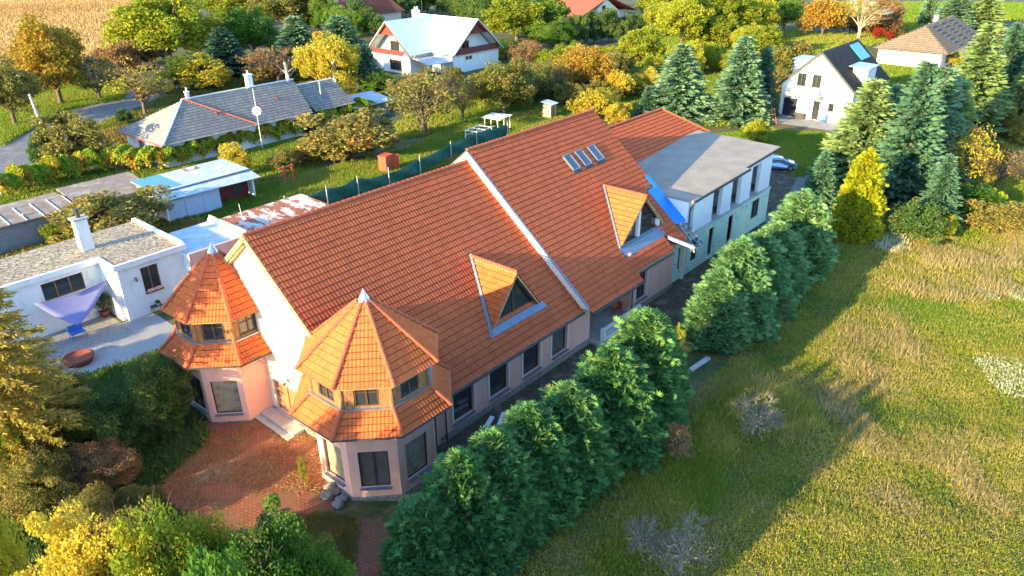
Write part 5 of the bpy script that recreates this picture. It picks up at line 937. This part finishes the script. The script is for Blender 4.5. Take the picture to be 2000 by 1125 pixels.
# white cut birch trunks
for x, yb, yt, n in ((565, 172, 122, 'short white cut birch trunk before the russet tree'), (640, 185, 122, 'left white cut birch trunk behind the annex'), (657, 190, 108, 'right and taller white cut birch trunk behind the annex')):
    p, h = HT(x, yb, yt); r = empty('birch_stump', tuple(p), rnd.uniform(0, 6), n, 'tree'); m_ = MB(); m_.tube((0, 0, 0), (.1, 0, h*.6), .36, .3, 9); m_.tube((.1, 0, h*.6), (0, .2, h), .3, .2, 9)
    m_.build('trunk', r, M_BIRCH, True); m_ = MB()
    for k in range(12): z = h*rnd.uniform(.3, .9); a = rnd.uniform(0, 6.28); m_.tube((.05, 0, z), (math.cos(a)*1.8, math.sin(a)*1.8, z+rnd.uniform(1, 2)), .05, .015, 4)
    m_.build('branch', r, M_BIRCH)
# ------------------------------------------------------------------ yard things
po = empty('utility_pole', tuple(G(92, 272)), label='leaning pale concrete utility pole beside the road', cat='pole'); m_ = MB().use(M_CONC); m_.tube((0, 0, 0), (-.55, .1, 6.4), .24, .17, 8); m_.build('pole', po); m_ = MB().use(M_DARKM); m_.beam((-1.0, .1, 6.2), (-.1, .1, 6.2), .1, .1); m_.build('crossarm', po)
p, h = HT(598, 60, 16); sl = empty('street_lamp', tuple(p), label='white street lamp head poking out between the far trees', cat='lamp'); m_ = MB().use(M_WHITEM); m_.tube((0, 0, 0), (0, 0, h), .12, .08, 8); m_.build('pole', sl); m_ = MB().use(M_WHITEM); m_.tube((0, 0, h), (-2.2, 0, h+.2), .07); m_.box((-3.4, -.2, h+.05), (-2.2, .2, h+.3)); m_.build('lamp_head', sl)
p, h = HT(513, 292, 172); am = empty('satellite_mast', tuple(p), label='green mast with a round white satellite dish rising from the vines', cat='antenna'); m_ = MB().use(M_WHITEM); m_.tube((0, 0, 0), (0, 0, h), .05, .04, 6); m_.build('mast', am); m_ = MB().use(M_WHITEM); m_.lathe((0, 0, 0), [(0, 0), (.3, .04), (.58, .15)], 16); o = m_.build('dish', am, None, True); o.location = (-.1, -.2, h*.64); o.rotation_euler = (1.25, 0, -.6)
m_ = MB().use(M_DARKM); m_.beam((-.7, 0, h-.1), (.7, 0, h-.1), .03, .03); [m_.beam((x, -.3, h-.1), (x, .3, h-.1), .02, .02) for x in (-.6, -.3, 0, .3, .6)]; m_.build('aerial', am)
m_ = MB().use(M_WHITEM); p = G(487, 465, 2.3); m_.tube(tuple(p-np.array([0, 0, 2.3])), tuple(p+np.array([-.4, 0, 3.3])), .025, n=5); tag(m_.build('thin_mast'), 'thin white pole standing in front of the rusty shed roof', 'pole')
p = G(567, 360); sg = empty('red_play_frame', tuple(p), label='red painted timber frame standing on the lawn', cat='frame')
for x in (-.55, .55): m_ = MB().use(M_REDM); m_.beam((x, 0, 0), (x, 0, 2.3), .2, .2); m_.build('post', sg)
m_ = MB().use(M_REDM); m_.beam((-1.2, 0, 2.15), (.8, 0, 2.15), .16, .16); m_.beam((-1.2, 0, 1.3), (-.5, 0, 1.3), .14, .14); m_.build('crossbar', sg)
lk = empty('red_locker', tuple(G(756, 336)), rz=.25, label='red metal locker standing on the lawn behind the ridge', cat='locker'); m_ = MB().use(M_REDM); m_.box((-.75, -.5, 0), (.75, .6, 2.1)); m_.box((-.8, -.55, 2.1), (.8, .65, 2.16)); m_.build('body', lk); m_ = MB().use(M_REDM); m_.obox((1.0, -.75, 1.05), (.7, -.7, 0), (.7, .7, 0), (0, 0, 1), .75, .04, 2.0); m_.build('door', lk)
oh = empty('outhouse', tuple(G(1073, 230)), rz=.1, label='small wooden outhouse with a pale sloping roof', cat='shed'); m_ = MB().use(mat('pale_wood', (.45, .36, .26), .8, .2, 4)); m_.box((-.8, -.7, 0), (.8, .7, 2.1)); m_.build('wall', oh); m_ = MB().use(M_METALW); m_.prism([(-1, -1, 2.15), (1, -1, 2.15), (1, 1, 2.45), (-1, 1, 2.45)], (0, 0, .06)); m_.build('roof', oh); m_ = MB().use(M_WOOD); m_.box((-.35, -.74, .1), (.35, -.702, 1.9)); m_.build('door', oh)
hu = empty('hutch_frame', tuple(G(955, 262)), rz=.15, label='white timber frame with loose slats over it on the lawn', cat='frame')
m_ = MB().use(M_WHITEM)
for x in (-4, -2.4, -.8, .8, 2.4, 4):
    for y in (-1, 1.2): m_.beam((x, y, 0), (x, y, 1.3 if x < 0 else 1.9), .1, .1)
for y in (-1, 1.2): m_.beam((-4, y, 1.3), (0, y, 1.3), .09, .09); m_.beam((-4, y, .6), (0, y, .6), .07, .07); m_.beam((.8, y, 1.9), (4, y, 1.9), .09, .09)
for x in (-4, -2.4, -.8): m_.beam((x, -1, 1.3), (x, 1.2, 1.3), .08, .08)
m_.build('frame', hu)
for i in range(8): m_ = MB().use(M_WHITEM); m_.obox((.9+i*.42, .1, 1.98+rnd.uniform(0, .12)), (1, rnd.uniform(-.1, .1), 0), (0, 1, rnd.uniform(-.05, .05)), (0, 0, 1), .34, 3.2, .03); m_.build('slat', hu)
# green shade-net fence behind the house
fn = empty('net_fence', (0, 0, 0), label='long dark green netting fence between the lawn and the house', cat='fence')
fp = [G(640, 404), G(700, 384), G(760, 366), G(820, 340), G(880, 312), G(930, 290), G(990, 272)]; fp = [G(560, 425)]+fp
hts = [2.0, 2.0, 2.1, 1.7, 1.9, 2.1, 2.2, 2.2]; vs = []; n = 8
for i in range(len(fp)-1):
    for k in range(n): t = k/n; p = fp[i]*(1-t)+fp[i+1]*t; hh = hts[i]*(1-t)+hts[i+1]*t-.25*math.sin(PI*t); vs.append((p, hh))
vs.append((fp[-1], 2.2)); V = []
for j, (p, hh) in enumerate(vs):
    for q in range(5): V.append((p[0]+.12*math.sin(j*1.3+q), p[1]+.14*math.cos(j*.9+q*1.2), hh*q/4))
R = 5; me = npmesh('netting', V, [(j*R+q, (j+1)*R+q, (j+1)*R+q+1, j*R+q+1) for j in range(len(vs)-1) for q in range(4)], [M_NET]); o = link('netting', me, fn); o.modifiers.new('t', 'SOLIDIFY').thickness = .02
for p in fp: m_ = MB().use(M_CONC); m_.box((p[0]-.05, p[1]-.2, 0), (p[0]+.05, p[1]-.1, 2.4)); m_.build('post', fn)
# wire hoops of the climbing plant
tr = empty('plant_hoops', tuple(G(68, 470)), label='pale post with curved wire hoops for a climbing plant beside the garage', cat='trellis'); m_ = MB().use(M_CONC); m_.tube((0, 0, 0), (-.3, 0, 2.9), .09); m_.build('post', tr)
for i in range(4):
    m_ = MB().use(M_ZINC); c = (-1.4+i*1.5, .3, 0); last = None
    for k in range(9): a = PI*k/8; q = (c[0]+.45*math.cos(a), c[1], 1.6+1.0*math.sin(a)); last and m_.tube(last, q, .03, n=5, cap=False); last = q
    m_.tube((c[0]-.45, c[1], 1.6), (c[0]-.4, c[1], 0), .03, n=5); m_.build('hoop', tr)
# potted tree, table plant
pt = empty('potted_shrub', tuple(G(206, 617)), label='leafy shrub in a clay pot in the corner of the white house', cat='plant'); m_ = MB(); m_.lathe((0, 0, .02), [(0, 0), (.3, 0), (.42, .5), (.36, .5), (.33, .42), (0, .42)], 16); m_.build('pot', pt, M_CLAY, True); c = link('foliage', PR['sparse'][0][1], pt); c.scale = (.85, .85, 1.1); c.material_slots[0].link = 'OBJECT'; c.material_slots[0].material = L_DRK; c = link('stem', PR['sparse'][0][0], pt); c.scale = (.85, .85, 1.1)
pt = empty('potted_plant', (1.9, 18.75, .66), label='small green potted plant on the dark metal side table', cat='plant'); m_ = MB(); m_.lathe((0, 0, 0), [(0, 0), (.1, 0), (.14, .2), (0, .2)], 12); m_.build('pot', pt, M_WHITEM); c = link('foliage', PR['mid'][0][1], pt); c.scale = (.22, .22, .2); c.material_slots[0].link = 'OBJECT'; c.material_slots[0].material = L_GRN
# car
car = empty('parked_car', (67.3, -3.6, .01), rz=-.95, label='pale blue-silver hatchback parked on the grass behind the grey block building', cat='car')
prof = [(-2.05, .35), (-2.1, .75), (-1.95, 1.0), (-1.5, 1.42), (-.2, 1.5), (.55, 1.38), (1.15, .98), (1.9, .82), (2.1, .6), (2.08, .3)]
def loft(prof, ws, m, nm, par):
    mb = MB().use(m); n = len(prof); vs = []
    for s_ in (-1, 1): vs += [(x, s_*w, z) for (x, z), w in zip(prof, ws)]
    mb.add(vs, [tuple(range(n)), tuple(range(n, 2*n))[::-1]]+[(i, (i+1) % n, n+(i+1) % n, n+i) for i in range(n)]); o = mb.build(nm, par); b = o.modifiers.new('b', 'BEVEL'); b.width = .07; b.segments = 3; return o
loft(prof, [.82, .86, .86, .66, .66, .66, .84, .84, .8, .82], M_CAR, 'body', car)
for nm, pts in (('windscreen', [(.58, 1.37), (1.14, 1.0)]), ('rear_window', [(-1.53, 1.38), (-1.93, 1.02)])):
    (xa_, za_), (xb_, zb_) = pts; dx = .02 if xa_ > 0 else -.02; m_ = MB().use(M_GLASS); m_.prism([(xa_+dx, -.58, za_+.015), (xa_+dx, .58, za_+.015), (xb_+dx, .74, zb_+.015), (xb_+dx, -.74, zb_+.015)], (dx, 0, .01)); m_.build(nm, car)
for s_ in (-1, 1):
    m_ = MB().use(M_GLASS); m_.prism([(-1.45, s_*.70, 1.34), (.45, s_*.70, 1.32), (.95, s_*.86, 1.0), (-1.75, s_*.87, 1.0)], (0, s_*.02, 0)); m_.build('side_window', car)
    m_ = MB().use(M_WHITEM); m_.obox((1.98, s_*.62, .72), (1, 0, 0), (0, 1, 0), (0, 0, 1), .2, .34, .14); m_.build('headlight', car)
    m_ = MB().use(M_CAR); m_.box((.62, s_*.9-.08, .98), (.8, s_*.9+.08, 1.12)); m_.build('mirror', car)
    for x in (-1.3, 1.32):
        m_ = MB(); m_.tube((x, s_*.72, .33), (x, s_*.9, .33), .33, n=18); wl = m_.build('wheel', car, M_TYRE); m_ = MB(); m_.tube((x, s_*.89, .33), (x, s_*.915, .33), .2, n=14); m_.build('rim', wl, M_ZINC)
m_ = MB().use(M_DARKM); m_.box((2.02, -.45, .38), (2.12, .45, .58)); m_.build('grille', car); m_ = MB().use(M_WHITEM); m_.box((2.121, -.26, .4), (2.14, .26, .5)); m_.build('licence_plate', car)
# stones, planks, kerbs
for i, (x, y) in enumerate([(655, 962), (668, 972), (648, 950), (672, 958), (660, 985), (640, 968), (520, 1018), (535, 1030), (548, 1022), (530, 1010)]):
    p = G(x, y); bm = bmesh.new(); bmesh.ops.create_icosphere(bm, subdivisions=2, radius=.26+.05*(i % 3)); sd_ = i*7.1
    for v in bm.verts: v.co *= 1+.28*math.sin(v.co.x*9+sd_)*math.cos(v.co.y*8+sd_)+.12*math.sin(v.co.z*17+sd_); v.co.z *= .6
    me = bpy.data.meshes.new('stone'); bm.to_mesh(me); bm.free(); me.materials.append(M_STONE); o = link('stone', me); o.location = (p[0], p[1], float(H(p[0], p[1]))+.1)
    tag(o, 'rough grey stone, '+['top middle', 'lowest right', 'topmost left', 'rightmost', 'bottom', 'leftmost', 'leftmost', 'second', 'rightmost', 'lowest'][i]+(' one of the heap at the foot of the right tower' if i < 6 else ' one of the pile at the brick patio edge'), 'stone', 'stones by the right tower' if i < 6 else 'stones at the patio edge')
for i, (x0, y0, x1, y1, lb) in enumerate([(948, 838, 962, 820, 'short white plank leaning near the side wall'), (975, 832, 985, 812, 'second white plank further from the tower'), (925, 862, 962, 846, 'white plank lying partly under the hedge'), (1045, 808, 1056, 798, 'small grey offcut between hedge and wall')]):
    a = G(x0, y0); b = G(x1, y1); m_ = MB().use(M_WHITEM); m_.beam(a+np.array([0, 0, .05]), b+np.array([0, 0, .25]), .3, .06); tag(m_.build('plank'), lb, 'plank')
m_ = MB().use(M_CONC); m_.prism([tuple(G(1345, 722)), tuple(G(1352, 726)), tuple(G(1388, 702)), tuple(G(1380, 698))], (0, 0, .12)); tag(m_.build('kerb_stone'), 'pale concrete kerb at the sunlit gap between the two hedges', 'kerb')
m_ = MB().use(M_WHITEM); m_.lathe((8.0, 68.0, 0), [(.12, 0), (.12, .9), (.02, 1.0)], 8); tag(m_.build('marker_post'), 'short white marker post at the near edge of the road', 'post')
# ------------------------------------------------------------------ grasses
def offpatch(X, Y): return np.ones(len(X), bool)
grass('meadow_grass', [(-12, -20), (30, -18.6), (34, -23), (40, -40), (10, -46), (-12, -40)], 80000, .22, .03, L_GRASS, 6, .13, .45, 3, lean=.8)
grass('meadow_grass', [(30, -18.2), (80, -15.5), (90, -24), (70, -50), (40, -44), (33, -26)], 46000, .26, .05, L_GRASS, 6, .2, .35, 4, lean=.8)
grass('meadow_grass', [(80, -15.5), (180, -18), (190, -60), (70, -50), (88, -24)], 12000, .6, .13, L_GRASS, 5, .4, .15, 5)
grass('tall_dry_grass', px(1640, 600, 1760, 600, 1820, 760, 1700, 760, 1640, 700), 3600, .42, .028, L_STRAW, 5, .5, .8, 6, keep=lambda X, Y: fnoise(X, Y, .9, 5) > -.1, blob=True)
grass('tall_dry_grass', px(1690, 490, 2010, 430, 2010, 580, 1800, 600), 6000, .5, .04, L_STRAW, 5, .6, .8, 7, keep=lambda X, Y: fnoise(X, Y, .6, 9) > 0, blob=True)
grass('pampas_grass', px(1400, 740, 1570, 760, 1640, 860, 1500, 860, 1400, 800), 1500, .55, .02, L_STRAW, 6, .45, .7, 8, lean=.8, keep=lambda X, Y: fnoise(X, Y, .9, 2) > .1, blob=True)
for a in ((1470, 850, 775, 110, 'grey tangled dead shrub in the hedge shade beside the dry grass'), (1330, 1115, 1035, 130, 'bare grey bramble tangle near the bottom edge of the meadow'), (1250, 1080, 1020, 90, 'small bare bramble at the foot of the near hedge')): pp('dead_shrub', 'bare', *a[:4], L_BRUSH, a[4], 'shrub', tm=M_BRUSH)
grass('white_flowers', px(1905, 700, 1960, 680, 2010, 725, 2010, 775, 1950, 760), 330, .25, .1, L_WHITEF, 4, .2, .9, 11, blob=True)
grass('white_flowers', px(1895, 565, 2000, 540, 2000, 600, 1900, 590), 350, .3, .14, L_WHITEF, 4, .2, .9, 12, keep=lambda X, Y: fnoise(X, Y, 1.2, 5) > .15, blob=True)
grass('white_flowers', px(1700, 455, 1770, 460, 1770, 495, 1720, 490), 350, .5, .12, L_WHITEF, 5, .2, .9, 13, blob=True)
grass('yard_weeds', [(3, -14.5), (30, -15), (46, -14.5), (50, -11), (30, -12.5), (3, -12.5)], 5000, .16, .04, L_GRASSG, 5, .12, .6, 14, keep=lambda X, Y: fnoise(X, Y, .8, 3) > .1)
grass('yard_weeds', px(640, 1000, 700, 1010, 690, 1125, 600, 1125, 560, 1010), 2500, .2, .03, L_OLV, 5, .1, .9, 15)
grass('lawn_grass', px(1480, 252, 1640, 262, 1660, 330, 1560, 345, 1500, 300, 1400, 262), 9000, .16, .12, L_GRASSG, 5, .3, .2, 16, bias=-.35)
grass('orchard_grass', px(520, 420, 560, 350, 800, 290, 900, 240, 1070, 215, 1150, 260, 930, 300, 700, 385, 560, 440), 26000, .4, .07, L_GRASSG, 6, .25, .3, 17)
grass('orchard_grass', px(700, 290, 960, 130, 1240, 130, 1250, 230, 1080, 225, 900, 250), 22000, .5, .11, L_GRASSG, 5, .35, .2, 18, bias=-.1)
grass('field_grass', px(1240, 130, 1500, 120, 1720, 85, 1700, 70, 1500, 60, 1240, 60), 16000, .6, .2, L_GRASSG, 5, .6, .1, 19)
grass('field_grass', px(1480, 250, 1560, 160, 1500, 110, 1250, 140, 1250, 240), 9000, .5, .12, L_GRASSG, 5, .4, .15, 20)
grass('field_grass', px(1740, 90, 1850, 40, 2000, 40, 2000, 8, 1600, 8, 1700, 70), 14000, .8, .35, L_GRASSG, 5, 1., .04, 21, bias=-.15)
grass('verge_grass', px(0, 288, 120, 215, 235, 195, 260, 160, 130, 160, 0, 215), 14000, .4, .1, L_GRASSG, 5, .3, .1, 22, bias=-.3)
grass('verge_grass', px(0, 395, 60, 345, 130, 300, 240, 240, 235, 225, 90, 312, 0, 360), 9000, .3, .07, L_GRASSG, 5, .3, .2, 23, bias=-.15)
grass('cornfield_stubble', [(-20, 118), (24, 122), (62, 160), (92, 200), (150, 290), (60, 330), (-60, 240)], 42000, 1.1, .22, L_CORN, 5, .5, .05, 24, bias=-.2)
grass('thicket_undergrowth', px(60, 760, 300, 700, 380, 760, 400, 860, 290, 960, 400, 1050, 560, 1080, 560, 1150, 60, 1150, -60, 1000), 15000, .45, .09, L_DRK, 5, .22, .5, 25, lean=.8)
grass('thicket_undergrowth', px(1150, 1125, 1240, 960, 1330, 860, 1420, 760, 1500, 740, 1420, 900, 1380, 1125), 6500, .35, .035, L_GRASS, 7, .3, .5, 26, lean=.9, bias=-.2, blob=True)
grass('straw_litter', px(330, 870, 480, 830, 550, 822, 620, 850, 630, 960, 520, 960, 380, 990, 310, 950), 9000, .3, .022, L_LITTER, 2, .12, .9, 27, off=.03, lay=.12, lean=1., keep=lambda X, Y: fnoise(X, Y, .9, 4) > -.3)
grass('garden_grass', px(500, 440, 560, 350, 300, 400, 310, 440, 480, 430), 4000, .3, .06, L_GRASSG, 5, .25, .4, 28, bias=-.2)
grass('garden_grass', [(-12, 9.5), (3, 9.5), (3, 13.1), (-12, 13.1)], 3500, .3, .05, L_GRASSG, 5, .2, .4, 29, bias=-.3)
grass('thicket_undergrowth', [(2, 32), (14, 30), (14, 40.5), (-12, 40.5), (-12, 32)], 6000, .5, .1, L_OLV, 5, .25, .4, 30, lean=.8)
grass('field_grass', px(1750, 430, 1850, 330, 1960, 240, 2000, 200, 2000, 420, 1900, 470), 7000, .7, .12, L_GRASS, 5, .35, .3, 31, lean=.5)

grass('weed_clumps', [(-8, -20.5), (30, -19), (60, -17.5), (60, -38), (30, -42), (-8, -42)], 5200, .32, .024, L_GRASSG, 12, .16, .6, 40, lean=.9)
grass('weed_clumps', [(-8, -20.5), (30, -19), (100, -17.5), (100, -40), (30, -42), (-8, -42)], 5200, .38, .018, L_STRAW, 9, .22, .5, 41, lean=.8)
grass('garden_grass', [(13, 43), (21.5, 54), (40, 54), (46, 47), (30, 40), (23, 42)], 9000, .35, .08, L_GRASSG, 5, .25, .25, 42, bias=-.1)
grass('garden_grass', [(-30, 48), (20, 49), (21, 53.5), (12, 64), (-30, 50)], 7000, .35, .08, L_GRASSG, 5, .25, .25, 43, bias=-.1)
grass('field_grass', [(21, 68), (75, 62), (74, 92), (60, 105), (40, 95), (24, 84)], 14000, .5, .13, L_OLV, 5, .4, .15, 44)
grass('field_grass', [(104, -3), (146, -3), (146, 10), (110, 10)], 5000, .5, .16, L_GRASSG, 5, .4, .15, 45, bias=-.1)

grass('fresh_grass', px(1690, 570, 1800, 590, 2010, 640, 2010, 690, 1850, 650, 1700, 620), 3500, .25, .05, L_GRN, 5, .35, .6, 50, lean=.6, blob=True)

grass('tall_dry_grass', px(1560, 760, 1750, 720, 1990, 860, 1990, 1010, 1750, 960), 5000, .36, .022, L_STRAW, 6, .3, .8, 51, lean=.6, keep=lambda X, Y: fnoise(X, Y, .35, 8) > .15)
grass('seed_head_grass', px(1440, 745, 1560, 760, 1610, 840, 1500, 860, 1400, 800), 1400, .7, .02, L_GRASS, 7, .3, .9, 52, lean=.45, blob=True)
